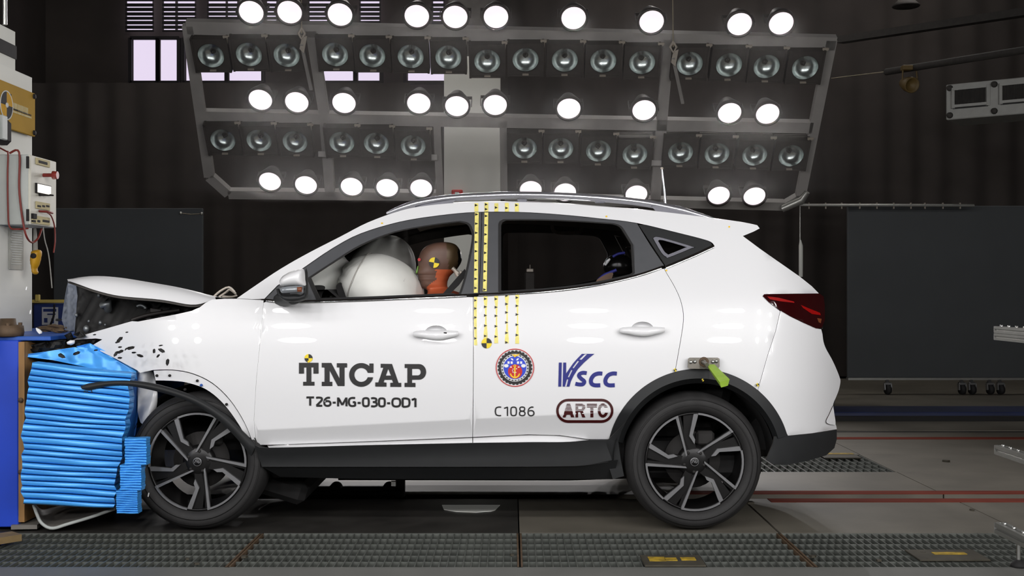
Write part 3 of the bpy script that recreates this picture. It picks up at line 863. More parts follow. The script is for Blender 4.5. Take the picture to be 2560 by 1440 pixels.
# steel table of the barrier, at the left edge
Yn = 0.06
bt = thing('barrier_table', (P(20, 1300, Yn).x, .5, 0), 'bright blue steel barrier face at the left edge behind plywood', 'barrier table')
a, b = P(-800, 1318, Yn), P(45, 851, Yn)
MB().box(((a.x + b.x) / 2, Yn + .55, (a.z + b.z) / 2), (b.x - a.x, 1.1, b.z - a.z), bev=.004).build('steel_face', 'bench_blue', bt)
MB().box(((a.x + b.x) / 2 + .02, Yn + .6, b.z + .008), (b.x - a.x + .25, 1.15, .02), bev=.003).build('top_plate', 'bench_top_blue', bt)
MB().box(((a.x + b.x) / 2, Yn + .55, a.z / 2), (b.x - a.x - .2, .9, a.z)).build('pedestal', 'wall_black', bt)
a2, b2_ = P(45, 1306, Yn), P(60, 855, Yn)
MB().box(((a2.x + b2_.x) / 2, Yn + .5, (a2.z + b2_.z) / 2), (b2_.x - a2.x, .99, b2_.z - a2.z)).build('plywood_sheet', 'plywood', bt)
for y in (1000, 1180):
    MB().lathe([(0, -.006), (.012, -.006), (.012, 0)], P(52, y, Yn - .0), (0, 1, 0), 8).build('bolt', 'rust_edge', bt)
zt_b = ZB
def fit(px, py, Y, label, r=.07):
    c = P(px, py, Y); t = thing('pipe_fitting', (c.x, Y, zt_b), label, 'fitting')
    MB().lathe([(0, 0), (r, 0), (r * 1.05, .02), (r, .05), (r * .55, .055), (r * .5, .085), (0, .085)], (c.x, Y, zt_b), (0, 0, 1), 18).build('flange', 'rust_edge', t)
    for k in range(4):
        a_ = k * 1.57 + .4
        MB().lathe([(0, .065), (.010, .065), (.010, .05)], (c.x + r * .78 * math.cos(a_), Y + r * .78 * math.sin(a_), zt_b), (0, 0, 1), 6).build('bolt', 'rust_edge', t)
    return t
fit(20, 835, .12, 'rusty flanged fitting on the blue table at the left edge')
M('scrap_brown', rgb(104, 84, 62), .8, var=.3, scale=25)
for k, (px, py, Y, s) in enumerate(((115, 822, .7, .06), (138, 818, .72, .08), (150, 828, .5, .05))):
    c = P(px, py, Y)
    tag(MB().ball((c.x, Y, zt_b + s * .22), (s * .8, s * .6, s * .26), n=9, m=6, fn=lambda q: random.uniform(.6, 1.3)).build('scrap_heap', 'scrap_brown', smooth=False) , ['small brown scrap lump on the blue table, nearest the column', 'larger brown scrap lump on the blue table by the wreck', 'low brown scrap lump beside the crushed nose'][k], 'scrap', 'scrap on the barrier table')
M('wood_bit', rgb(120, 100, 66), .8, var=.2)
tag(MB().bar(GP(-40, 1353, .03), GP(42, 1340, .03), .10, .03).build('timber_offcut', 'wood_bit'), 'short timber offcut on the floor at the lower left edge', 'timber')

# ------------------------------------------------------------------ the car
M('car_white', (.80, .80, .81), .32, var=.0, coat=.6)
M('trim_black', rgb(36, 37, 38), .55, var=.06, spec=.35)
M('frame_grey', rgb(74, 75, 78), .5, var=.04)
M('panel_inside', rgb(66, 63, 60), .8)
M('inner_dark', rgb(26, 25, 25), .8)
M('chrome', rgb(225, 225, 225), .12, 1.0, var=.0)
M('rail_silver', rgb(205, 205, 212), .25, .85, var=.02)
M('pod_grey', rgb(112, 112, 120), .5)
M('tyre', rgb(36, 35, 35), .7, var=.12, scale=40)
M('rim_black', rgb(24, 23, 23), .35, .3)
M('rim_silver', rgb(142, 142, 144), .32, .55, var=.04)
M('tail_red', rgb(44, 5, 7), .12, var=.0, coat=1.0)
M('tail_bright', rgb(150, 10, 8), .3, var=.1, coat=.6)
M('reflex_white', (.85, .85, .86), .3, coat=.5)
M('brake_iron', rgb(40, 38, 37), .75, .2)
M('engine_dark', rgb(34, 33, 32), .6, .3, var=.3)
M('engine_metal', rgb(130, 134, 136), .4, .7, var=.2)
M('panel_crumple', rgb(150, 156, 166), .4, coat=.4)
M('bracket_steel', rgb(120, 116, 108), .35, .8, var=.15)
M('tape_green', rgb(150, 184, 60), .6, var=.1)
M('airbag_cloth', rgb(232, 232, 226), .65, var=.05, scale=7, bump=.35)
M('lens_clear', rgb(150, 155, 160), .15, .4)
M('amber', rgb(120, 66, 40), .3)
M('wiper_pale', rgb(190, 180, 168), .4, .3)
glass_mat('tinted_glass', (.90, .90, .90), .15)
glass_mat('screen_glass', (.45, .50, .50), .15)

CW = 1.80                                            # car width
car = thing('car', (-.1, CW / 2, 0), 'white crash-test SUV with crushed nose standing against the blue barrier', 'car')

_T = [(.20, .012), (.50, .004), (.65, .0), (.80, .006), (.95, .020), (1.06, .045), (1.14, .075), (1.30, .150), (1.45, .222), (1.55, .275), (1.64, .335), (1.8, .44)]
def interp(tab, z):
    if z <= tab[0][0]: return tab[0][1]
    if z >= tab[-1][0]: return tab[-1][1]
    for i in range(len(tab) - 1):
        if tab[i][0] <= z <= tab[i + 1][0]: break
    x0, y0 = tab[i]; x1, y1 = tab[i + 1]; h = x1 - x0; t = (z - x0) / h
    def m(k):
        if k <= 0 or k >= len(tab) - 1: k2 = max(1, min(k, len(tab) - 1)); return (tab[k2][1] - tab[k2 - 1][1]) / (tab[k2][0] - tab[k2 - 1][0])
        a = (tab[k][1] - tab[k - 1][1]) / (tab[k][0] - tab[k - 1][0]); b = (tab[k + 1][1] - tab[k][1]) / (tab[k + 1][0] - tab[k][0]); return (a + b) / 2
    m0, m1 = m(i) * h, m(i + 1) * h
    return (2 * t ** 3 - 3 * t * t + 1) * y0 + (t ** 3 - 2 * t * t + t) * m0 + (-2 * t ** 3 + 3 * t * t) * y1 + (t ** 3 - t * t) * m1
def gY(X, Z):                                        # the near flank as a surface
    zc = .487 + (X + 1.19) * .0516
    y = interp(_T, Z)
    if Z < zc: y += min(.075, .50 * (zc - Z)) * max(0.0, min(1.0, (1.1 - X) / .5))
    if X > 1.10: y += .30 * ((X - 1.10) / .52) ** 2.2
    if X < -1.45: y += .10 * ((-1.45 - X) / .5) ** 2
    return y
def S(px, py, off=0.0):
    Y = .05
    for _ in range(10):
        p = P(px, py, Y); Y = gY(p.x, p.z) + off
    return P(px, py, Y)

def crease(x0, x1):
    ys = lambda x: 720 + 530 * (.67 - .0516 * ((x - 1280) / 530 + 1.19)); L = []; n = int((x1 - x0) / 12)
    for dy in (-2.5, 0, 2.5):
        for i in range(n):
            a, b = x0 + (x1 - x0) * i / n, x0 + (x1 - x0) * (i + 1) / n; L.append(((a, ys(a) + dy), (b, ys(b) + dy)))
    return L
def patch(name, loops, mat, parent=car, step=20, off=0.0, th=.014, mir=True, inner='panel_inside', lines=()):
    if isinstance(loops[0][0], (int, float)): loops = [loops]
    v, t = tri2d(loops, step, None, lines)
    objs = []
    for side in ((0, 1) if mir else (0,)):
        mb = MB()
        sheet(mb, v, t, lambda x, y: S(x, y, off), lambda x, y: S(x, y, off) + Vector((0, th, 0)), 0, 1)
        if side: mb.flipY(CW)
        par = parent[side] if isinstance(parent, (list, tuple)) else parent
        objs.append(mb.build(name, [mat, inner], par))
    return objs
def ribbon(name, top, bot, mat, parent=car, n=40, o0=0.0, o1=0.0, rows=3, th=.012, mir=True, bulge=0.0):
    a = resample(cr(top, 6), n); b = resample(cr(bot, 6), n); objs = []
    for side in ((0, 1) if mir else (0,)):
        R = []
        for k in range(rows + 1):
            t = k / rows; o = o0 + (o1 - o0) * t - bulge * 4 * t * (1 - t)
            R.append([S(p[0] + (q[0] - p[0]) * t, p[1] + (q[1] - p[1]) * t, o) for p, q in zip(a, b)])
        mb = MB().loft(R, 0, True, False)
        back = [[v + Vector((0, th, 0)) for v in r] for r in R]
        mb.loft([r for r in back], 0, True, False)
        mb.loft([R[0], back[0]], 0, False, False); mb.loft([R[-1], back[-1]], 0, False, False)
        mb.loft([[r[0] for r in R], [r[0] for r in back]], 0, False, False); mb.loft([[r[-1] for r in R], [r[-1] for r in back]], 0, False, False)
        if side: mb.flipY(CW)
        par = parent[side] if isinstance(parent, (list, tuple)) else parent
        objs.append(mb.build(name, mat, par))
    return objs
def sh(pts, dx, dy): return [(x + dx, y + dy) for x, y in pts]

BELT = cr([(660, 750), (700, 754), (768, 754), (900, 750), (1000, 746), (1100, 742), (1182, 738), (1250, 735), (1350, 729), (1430, 721), (1500, 710), (1560, 697), (1610, 684), (1661, 666)], 5)
def belt(x0, x1, dy=0): return [(x, y + dy) for x, y in BELT if x0 <= x <= x1]
ROOFL = cr([(592, 746), (640, 713), (700, 673), (770, 633), (850, 592), (920, 556), (1000, 527), (1060, 515), (1130, 508), (1200, 505), (1300, 505), (1400, 509), (1500, 516), (1640, 528), (1750, 541), (1800, 548), (1860, 556), (1893, 563)], 4)
ARCH_R = [(1747 + 231 * math.cos(math.radians(a)), 1153 - 231 * math.sin(math.radians(a))) for a in [166.5 - 150.5 * i / 20 for i in range(21)]]
GAP_C = cr([(1688, 930), (1697, 880), (1707, 820), (1709, 785), (1701, 748), (1686, 715), (1670, 688), (1661, 672)], 4)
DLO_TOP = cr([(762, 667), (830, 621), (900, 584), (1000, 554), (1100, 538), (1190, 530), (1300, 530), (1400, 536), (1500, 546), (1590, 557), (1700, 583), (1762, 599), (1779, 606), (1786, 614)], 4)
SEAM_B = [(1950, 778), (1938, 830), (1918, 890), (1894, 975)]
LIGHT_LOW = [(1950, 776), (1975, 791), (2010, 808), (2040, 821)]

# uniside: A-pillar, cant rail, D-pillar and rear quarter
top_arch = [p for p in cr(ARCH_R, 4) if 1689 <= p[0] <= 1892]
uni = ROOFL + [(1899, 571), (1884, 579), (1857, 590), (1900, 622), (1950, 657), (2000, 692), (2030, 716), (2047, 733.5), (1990, 734), (1916, 735), (1907, 740), (1920, 754)] + SEAM_B + top_arch[::-1] + GAP_C[1:] + [(1700, 654), (1740, 638), (1786, 617)] + DLO_TOP[::-1] + [(693, 714), (661, 747), (630, 748)]
side_panel = patch('body_side', uni, 'car_white', step=18)
# doors (with bowls cut behind the handles)
def ell(cx, cy, rx, ry, n=24): return [(cx + rx * math.cos(2 * math.pi * i / n), cy + ry * math.sin(2 * math.pi * i / n)) for i in range(n)]
HND = [(1090, 831, 0), (1606, 822, 1)]
fd_poly = [(659, 757), (651, 850), (641, 950), (635, 1050), (641, 1112), (668, 1112)] + [(700, 1111), (900, 1104), (1040, 1098.5), (1181.2, 1092.5), (1182.5, 950), (1183, 850), (1182.2, 743)] + belt(661, 1180, 4)[::-1]
rd_poly = [(1183.4, 743), (1184.2, 850), (1183.7, 950), (1182.4, 1092.5), (1320, 1086), (1400, 1088), (1472, 1098), (1521, 1098)] + [p for p in cr(ARCH_R, 4) if p[0] < 1687] + [(x - 1.2, y) for x, y in GAP_C] + belt(1186, 1659, 4)[::-1]
front_doors = patch('front_door', [fd_poly, ell(1090, 831, 28, 18)], 'car_white', step=20, lines=crease(645, 1176))
rear_doors = patch('rear_door', [rd_poly, ell(1606, 822, 28, 18)], 'car_white', step=20, lines=crease(1190, 1526))
for (cx, cy, k), drs in zip(HND, (front_doors, rear_doors)):
    for side in (0, 1):
        rings = [[S(x, y, .0 + dz) for x, y in ell(cx, cy, 28 * s, 18 * s)] for s, dz in ((1.0, .001), (.93, .014), (.75, .026), (.4, .03), (.02, .03))]
        mb = MB().loft(rings)
        if side: mb.flipY(CW)
        mb.build('handle_cup', 'car_white', drs[side])
        # grip: a swept, tapering bar
        prof = [(-57, -1, 9), (-50, -3.5, 11), (-35, -5, 13), (-15, -5, 17), (0, -5, 18.5), (15, -5, 18), (32, -5, 14), (48, -4, 10.5), (56, -3, 8)]
        rings = []
        for dx, t, b in prof:
            e = 1 - (dx / 60) ** 4
            ring = []
            for j in range(12):
                a_ = 2 * math.pi * j / 12
                yy = cy + (t + b) / 2 + (b - t) / 2 * -math.sin(a_)
                ring.append(S(cx + dx, yy, -.018 - .020 * e + .016 * math.cos(a_) * (0.4 + .6 * e)))
            rings.append(ring)
        mb = MB().loft(rings, 0, True, True, True)
        if side: mb.flipY(CW)
        hd_ = mb.build('door_handle', 'car_white', drs[side])
        if k == 0:
            q = S(cx + 23, cy + 2, -.049); mb = MB().box(q, (.017, .006, .009), bev=.002)
            if side: mb.flipY(CW)
            mb.build('key_sensor', 'ink_dark', drs[side])
# window frames and glass
FW = cr([(767, 696), (830, 655), (900, 612), (985, 579), (1080, 561), (1150, 552)], 4) + cr([(1150, 552), (1171, 557), (1181, 572), (1184, 600), (1166, 690), (1150, 741)], 4)[1:] + belt(772, 1149, -5)[::-1]
RW = [(1246, 560), (1249, 553), (1258, 548)] + cr([(1258, 548), (1350, 548), (1450, 552), (1535, 558)], 4)[1:] + cr([(1535, 558), (1553, 565), (1567, 585), (1583, 612)], 3)[1:] + [(1587, 683)] + belt(1249, 1583, -5)[::-1] + [(1246, 729)]
ffr = [(662, 748), (693, 715), (762, 668)] + [p for p in DLO_TOP if 762 < p[0] < 1202] + [(1204, 530), (1201, 640), (1197, 733)] + belt(664, 1196, -4)[::-1]
rfr = [(1205.5, 530)] + [p for p in DLO_TOP if 1206 < p[0] < 1588] + [(1592, 558), (1625, 612), (1660, 664)] + belt(1200, 1658, -4)[::-1] + [(1198.5, 733), (1202.5, 640)]
patch('window_frame', [ffr, FW], 'frame_grey', front_doors, step=16, off=.008, th=.03)
patch('window_frame', [rfr, RW], 'frame_grey', rear_doors, step=16, off=.008, th=.03)
def shrink(poly, f, cx=None, cy=None):
    cx = cx or sum(p[0] for p in poly) / len(poly); cy = cy or sum(p[1] for p in poly) / len(poly)
    return [(cx + (x - cx) * f, cy + (y - cy) * f) for x, y in poly]
def seal(loop, name, par, w=.97, o=.004, mat='inner_dark'):
    return patch(name, [loop, shrink(loop, w)], mat, par, step=None, off=o, th=.02)
seal(FW, 'window_seal', front_doors, .965)
seal(RW, 'window_seal', rear_doors, .965)
patch('window_glass', shrink(RW, .99), 'tinted_glass', rear_doors, step=25, off=.024, th=.004, inner='tinted_glass')
tri_p = [(1586, 612), (1620, 683), (1586, 690)]
patch('glass_divider', tri_p, 'frame_grey', rear_doors, step=None, off=.006, th=.02)
qg = [(1597, 562)] + [p for p in DLO_TOP if 1600 < p[0] < 1775] + [(1778, 608), (1780, 613), (1740, 632), (1700, 649), (1664, 664), (1630, 612)]
QH = cr([(1633, 596), (1640, 592), (1668, 598), (1732, 617), (1729, 620), (1673, 643), (1666, 642), (1654, 632), (1633, 596)], 3)[:-1]
patch('quarter_frame', [qg, shrink(QH, 1.02)], 'trim_black', car, step=14, off=.006, th=.02)
seal(QH, 'quarter_trim', car, .70, -.001, 'pod_grey')
patch('quarter_glass', QH, 'tinted_glass', car, step=None, off=.02, th=.004, inner='tinted_glass')
# bright belt mouldings
ribbon('belt_moulding', belt(663, 1181, -4), belt(663, 1181, 4), 'chrome', front_doors, 60, -.002, -.004, 4, bulge=.004)
ribbon('belt_moulding', belt(1186, 1659, -4), belt(1186, 1659, 4), 'chrome', rear_doors, 50, -.002, -.004, 4, bulge=.004)
ribbon('belt_moulding', [(1664, 664), (1700, 649), (1740, 632), (1784, 612)], [(1666, 672), (1702, 657), (1742, 640), (1785, 620)], 'chrome', car, 20, -.002, -.004, 4, bulge=.004)
# bright sill strips
SST = cr([(668, 1114), (760, 1109), (900, 1104.5), (1040, 1099.5), (1181, 1094), (1260, 1090), (1330, 1087.5), (1400, 1089.5), (1472, 1099.5)], 60)
SSB = cr([(672, 1119), (760, 1117), (900, 1113), (1040, 1110), (1181, 1107), (1260, 1106), (1330, 1105), (1400, 1105), (1464, 1104)], 60)
cut = lambda c, x0, x1: [p for p in c if x0 <= p[0] <= x1]
ribbon('sill_strip', cut(SST, 668, 1181), cut(SSB, 670, 1181), 'car_white', front_doors, 50, .012, -.030, 3)
ribbon('sill_strip', cut(SST, 1182, 1480), cut(SSB, 1182, 1480), 'car_white', rear_doors, 40, .012, -.030, 3)
# black sill cladding and rocker
ribbon('sill_cladding', [(636, 1113), (672, 1120), (900, 1114), (1181, 1108), (1400, 1106), (1470, 1101), (1512, 1100)], [(655, 1167), (900, 1167), (1181, 1167), (1400, 1166), (1470, 1162), (1530, 1150)], 'trim_black', car, 60, -.055, -.06, 3)
ribbon('rocker_panel', [(655, 1167), (900, 1167), (1181, 1167), (1400, 1166), (1470, 1163), (1545, 1150)], [(700, 1192), (900, 1197), (1181, 1198), (1400, 1198), (1470, 1198), (1532, 1198)], 'trim_black', car, 60, -.05, .02, 3)
# rear wheel-arch cladding
cxw, cyw = 1747, 1153
arch = cr(ARCH_R, 4)
def ringin(pts, d):
    o = []
    for x, y in pts:
        r = math.hypot(x - cxw, y - cyw); o.append((cxw + (x - cxw) * (r - d) / r, cyw + (y - cyw) * (r - d) / r))
    return o
ac = ribbon('arch_cladding', arch, ringin(arch, 24), 'trim_black', car, 60, -.004, -.012, 3, th=.02)
ribbon('arch_lip', ringin(arch, 24), ringin(arch, 36), 'trim_black', car, 60, -.010, .035, 2, th=.01)
patch('arch_foot', [(1512, 1100), (1521, 1099)] + ringin(cr(ARCH_R[:3], 4), 24)[::-1] + [(1552, 1150), (1560, 1190), (1532, 1198), (1520, 1160)], 'trim_black', car, step=None, off=-.02)
# rear bumper
bp = SEAM_B[::-1] + [(1952, 777)] + LIGHT_LOW[1:] + [(2053, 823)] + cr([(2056, 835), (2059, 855), (2065, 872), (2078, 895), (2089, 918), (2099, 943), (2101, 955), (2097, 975), (2090, 993), (2083, 1010), (2079, 1035), (2080, 1052), (2089, 1061), (2092, 1073)], 3) + [(2030, 1083), (1970, 1089)] + [p for p in cr(ARCH_R, 4) if p[0] > 1897][::-1][1:]
bp = [(x + .9 if 1890 < x < 1951 and y < 976 else x, y) for x, y in bp]
rear_bumper = patch('rear_bumper', bp, 'car_white', step=14)
low = [(1971, 1089.5), (2030, 1084.5), (2092, 1074.5), (2092, 1098), (2086, 1120), (2066, 1138), (2020, 1152), (1965, 1163), (1930, 1160), (1915, 1150), (1932, 1110), (1936, 1092)]
patch('bumper_cladding', low, 'trim_black', car, step=18, off=-.004)
patch('rear_reflector', cr([(2083, 1015), (2074, 1035), (2066, 1052), (2070, 1059), (2084, 1062), (2089, 1058), (2086, 1035), (2083, 1015)], 3)[:-1], 'reflex_white', car, step=8, off=-.012)
tl_ = [(1907, 740), (1911, 735.5), (1990, 734.5), (2049, 734), (2059, 741), (2062, 765), (2062, 800), (2055, 819), (2041, 821), (2010, 807), (1975, 790), (1945, 772), (1922, 755)]
tls = patch('tail_light', tl_, 'tail_red', car, step=12, off=-.006)
patch('light_bar', [(1918, 741), (1945, 744), (1985, 754), (1986, 757), (1950, 753), (1925, 748)], 'tail_bright', tls, step=None, off=-.009, th=.003)  # brighter red strips painted for the reflection spots on the lens
patch('light_bar', [(2002, 762), (2020, 770), (2050, 782), (2052, 788), (2030, 785), (2008, 770)], 'tail_bright', tls, step=None, off=-.009, th=.003)
patch('reversing_lens', [(2043, 795), (2054, 797), (2052, 808), (2047, 806)], 'amber', tls, step=None, off=-.009, th=.003)

# centre panels lofted across the car
def across(name, near_pts, mats, crown=(0, 0, .03), n=14, th=.01, off=0.0, idx=None):
    rows = []
    for x, y in near_pts:
        a = S(x, y, off); b = Vector((a.x, CW - a.y, a.z)); row = []
        for j in range(n + 1):
            u = j / n; p = a.lerp(b, u); w = 1 - (2 * u - 1) ** 2
            row.append(p + Vector(crown) * w)
        rows.append(row)
    mb = MB().loft(rows, 0, True, False)
    nv = [[v - Vector(crown).normalized() * th for v in r] for r in rows]
    mb.loft(nv, 1 if len(mats) > 1 else 0, True, False)
    return mb.build(name, mats, car)
roofp = [p for p in ROOFL if p[0] >= 960]
across('roof', roofp, ['car_white', 'panel_inside'], (0, 0, .034))
across('windscreen', [p for p in ROOFL if p[0] <= 962], ['screen_glass'], (-.045, 0, .02), th=.006)
across('tailgate_glass', [(1858, 592), (1900, 624), (1950, 659), (1998, 692)], ['tinted_glass'], (.03, 0, .01), th=.006)
across('roof_spoiler', [(1893, 563), (1899, 571), (1884, 579), (1858, 590)], ['car_white', 'panel_inside'], (.02, 0, .004))
across('tailgate', [(1999, 693), (2030, 717), (2047, 734), (2055, 760), (2057, 822)], ['car_white', 'panel_inside'], (.05, 0, .0))
across('bumper_centre', [(2053, 823), (2059, 855), (2078, 895), (2099, 943), (2101, 955), (2090, 993), (2079, 1035), (2080, 1052), (2092, 1073)], ['car_white', 'panel_inside'], (.05, 0, 0))
across('bumper_valance', [(2092, 1075), (2092, 1098), (2086, 1120), (2066, 1138), (2020, 1152), (1965, 1163)], ['trim_black'], (.04, 0, 0))

# roof rails
RAIL = cr([(966, 532), (1000, 519), (1050, 505), (1130, 493), (1240, 487), (1300, 486), (1400, 488), (1500, 494), (1600, 504), (1690, 521), (1750, 537), (1794, 549)], 5)
for side in (0, 1):
    pts = []; rr = []
    for i, (x, y) in enumerate(RAIL):
        u = i / (len(RAIL) - 1); pts.append(P(x, y + 2, .335 - .04 * abs(2 * u - 1) ** 2))
        rr.append(.004 + .0145 * min(1, (6 * u) ** .7, (6 * (1 - u)) ** .7))
    mb = MB().tube(pts, rr, 12, flat=(1.25, 1.0))
    if side: mb.flipY(CW)
    rail = mb.build('roof_rail', 'rail_silver', car)
    mb = MB().tube([P(x, y, .325) for x, y in cr([(1138, 500.5), (1240, 496.5), (1350, 496), (1500, 503), (1620, 513)], 5)], .0045, 8)
    if side: mb.flipY(CW)
    mb.build('rail_edge', 'chrome', rail)
    for poly in ([(1026, 522), (1060, 511), (1140, 498), (1130, 510), (1080, 516)], [(1628, 516), (1642, 514), (1700, 527), (1752, 540), (1700, 536), (1640, 528)]):
        v, t = tri2d([poly], None)
        mb = sheet(MB(), v, t, lambda x, y: P(x, y, .30), lambda x, y: P(x, y, .35))
        if side: mb.flipY(CW)
        mb.build('rail_foot', 'pod_grey', rail)
    for px in (1305, 1500):
        mb = MB().box(P(px, 503, .335), (.05, .03, .02), bev=.004)
        if side: mb.flipY(CW)
        mb.build('rail_bracket', 'pod_grey', rail)
at = MB().tube([P(1664, 512, .9), P(1662, 480, .9), P(1655, 421, .9)], [.008, .006, .005], 8).build('antenna', 'rail_silver', car)
MB().ball(P(1655, 421, .9), (.008, .008, .008), n=8, m=6).build('antenna_tip', 'wiper_pale', at)

# front wing, flange, torn bumper corner
WING = [(182, 850), (215, 836), (260, 823), (312, 808), (330, 803), (345, 804), (440, 786), (480, 777), (500, 768), (514, 757), (530, 749), (560, 747), (592, 747), (630, 749), (659, 751), (658.6, 757), (650.6, 850), (640.6, 950), (634.6, 1050), (640, 1111)] + cr([(633, 1108), (611, 1055), (576, 1000), (531, 957), (481, 933), (430, 924), (383, 925)], 4) + [(350, 932), (342, 925), (290, 897), (227, 866), (238, 859), (256, 848.5), (240, 846), (210, 848)]
wing = patch('front_wing', WING, 'car_white', step=18, off=.0)
ribbon('wing_flange', cr([(632, 1108), (610, 1056), (575, 1001.5), (530, 959), (480, 935), (430, 926), (384, 927)], 4), cr([(622, 1110), (600, 1066), (562, 1013), (518, 975), (470, 957), (430, 952), (389, 951)], 4), 'car_white', wing, 50, .006, .010, 2)
for k, (x, y) in enumerate(((392, 939), (424, 939), (493, 952), (503, 963), (566, 1011), (462, 974))):
    c = S(x, y, .003)
    MB().lathe([(0, -.006), (.005, -.006), (.0065, -.002), (.0065, .01)], c, (0, 1, 0), 10).build('clip_hole' if k != 3 else 'clip', 'ink_dark' if k != 3 else 'bench_top_blue', wing[0])
corner = cr([(343, 905), (343, 928), (372, 922), (386, 944), (393, 985), (390, 1022), (384, 1050), (377, 1078), (381, 1106), (390, 1130), (389, 1140), (382, 1142), (372, 1116), (364, 1070), (351, 1056), (344, 1030)], 2)
bcn = MB(); v, t = tri2d([corner], 9)
random.seed(3)
def crump(x, y, o=0): p = P(x, y, .10 + .02 * math.sin(x * .11 + y * .05) + .05 * max(0, (y - 1040) / 100) + .03 * abs((x - 365) / 25) ** 2); return p + Vector((0, o, 0))
sheet(bcn, v, t, lambda x, y: crump(x, y), lambda x, y: crump(x, y, .008))
bco = bcn.build('bumper_corner', 'car_white', car)
v, t = tri2d([[(370, 1045), (384, 1042), (382, 1064), (376, 1068)]], None)
sheet(MB(), v, t, lambda x, y: crump(x, y, -.006), lambda x, y: crump(x, y, -.002)).build('bracket_hole', 'ink_dark', bco)
# torn-off wheel-arch strip, bowed out
st_t = cr([(201, 967), (215, 960), (240, 956), (280, 952), (330, 952), (385, 960), (440, 975), (500, 998), (560, 1035), (602, 1074), (640, 1113)], 4)
st_b = cr([(205, 973), (222, 976), (243, 971), (285, 964), (330, 966), (385, 977), (440, 992), (492, 1014), (545, 1050), (588, 1092), (628, 1140)], 4)
a_, b_ = resample(st_t, 50), resample(st_b, 50)
def stY(i): u = i / 49; return .04 - .16 * math.sin(math.pi * min(1, u * 1.25 + .0)) * (1 - u * .4) if u < .8 else .04 - .0 * u
rows = []
for k in range(5):
    t_ = k / 4
    rows.append([P(p[0] + (q[0] - p[0]) * t_, p[1] + (q[1] - p[1]) * t_, -.10 + .13 * (i / 49) ** 2 - .012 * math.sin(math.pi * t_)) for i, (p, q) in enumerate(zip(a_, b_))])
mb = MB().loft(rows, 0, True, False); bk = [[v + Vector((0, .02, 0)) for v in r] for r in rows]
mb.loft(bk, 0, True, False); mb.loft([rows[0], bk[0]], 0, False, False); mb.loft([rows[-1], bk[-1]], 0, False, False)
tag(mb.build('arch_strip', 'trim_black', car), 'black wheel-arch strip torn loose and bowed forward')
for x in (211, 217, 229):
    MB().tube([P(x, 972, -.09), P(x + 1, 981, -.09)], .003, 5).build('clip_pin', 'trim_black', car)
# bonnet, buckled
BL = resample(cr([(171, 702), (200, 712), (240, 726), (300, 740), (400, 749), (470, 761), (500, 760), (522, 753), (540, 748)], 6), 30)
BU = resample(cr([(171, 699), (200, 693), (243, 690), (300, 694), (370, 705), (440, 717), (500, 731), (540, 743)], 6), 30)
rows = []
lo = [P(x, y, .12) for x, y in BL]; md = [P(x, y, .20) for x, y in BU]
mid2 = [l.lerp(m_, .5) + Vector((0, -.015, .004)) for l, m_ in zip(lo, md)]
mid1 = [l.lerp(m_, .2) + Vector((0, -.008, .0)) for l, m_ in zip(lo, md)]
rows = [lo, mid1, mid2, md]
def sil(px):
    for (x0, y0), (x1, y1) in zip(BU, BU[1:]):
        if x0 <= px <= x1: return y0 + (y1 - y0) * (px - x0) / (x1 - x0)
    return 743
for Yk in (.35, .65, .9, 1.15, 1.40, 1.55, 1.68):
    row = []
    for i, m_ in enumerate(md):
        x = m_.x + .02 * math.sin(i * .5); d_ = Yk + D; px = CX + x * F / d_
        z = H - (sil(px) + 2 + 8 * (Yk - .4) * (i / 29) - CY) * d_ / F
        row.append(Vector((x, Yk, min(m_.z - .006, z) - (.04 * (Yk - 1.4) / .28 if Yk > 1.4 else 0))))
    rows.append(row)
mb = MB().loft(rows, 0, True, False); mb.loft([[v - Vector((0, -.004, .012)) for v in r] for r in rows], 1, True, False)
mb.build('bonnet', ['car_white', 'panel_inside'], car)
# cowl and wipers
cw = MB().loft([[P(x, y, .2 + .2 * k) for x, y in ((515, 752), (545, 746), (590, 747), (640, 748))] for k in range(8)], 0, True, False)
cw.build('cowl_panel', 'trim_black', car)
for k, pts in enumerate(([(532, 744), (550, 728), (572, 718), (586, 730)], [(548, 742), (566, 730), (575, 724), (590, 735)], [(556, 741), (580, 742), (592, 738)])):
    MB().tube([P(x, y, .30 + .05 * k) for x, y in cr(pts, 3)], .006, 6).build('wiper_arm', 'wiper_pale', car)
# crumpled nose panel behind, and the engine bay
v, t = tri2d([[(170, 701), (190, 712), (197, 760), (190, 832), (168, 836), (154, 800), (161, 748)]], 10)
sheet(MB(), v, t, lambda x, y: P(x, y, .62 + .03 * math.sin(x * .35) + .0006 * (y - 700)), lambda x, y: P(x, y, .64 + .03 * math.sin(x * .35) + .0006 * (y - 700))).build('nose_panel', 'panel_crumple', car)
v, t = tri2d([[(196, 716), (240, 729), (300, 742), (400, 752), (470, 763), (512, 760), (480, 785), (345, 812), (215, 845), (186, 838), (192, 760)]], 14)
sheet(MB(), v, t, lambda x, y: P(x, y, .44 + .03 * math.sin(x * .21 + y * .13)), lambda x, y: P(x, y, .50)).build('inner_wing', 'engine_dark', car)
eb = MB().box((-1.72, .95, .96), (.62, .75, .26), bev=.05).build('engine_block', 'engine_dark', car)
MB().tube([P(258, 765, .40), P(268, 755, .38), P(270, 775, .42)], [.022, .03, .02], 12).build('coolant_cap', 'engine_metal', eb)
MB().tube(cr([tuple(P(x, y, .38)) for x, y in ((343, 766), (352, 763), (362, 767), (364, 771))], 3), .010, 8).build('hose_elbow', 'engine_metal', eb)
MB().box(P(390, 777, .41), (.06, .02, .025), Matrix.Rotation(.15, 3, 'Y'), bev=.004).build('relay_box', 'lamp_rim', eb)
MB().tube(cr([tuple(P(x, y, .40)) for x, y in ((330, 800), (360, 790), (400, 782), (450, 775))], 3), .010, 8).build('wiring_loom', 'lamp_rim', eb)
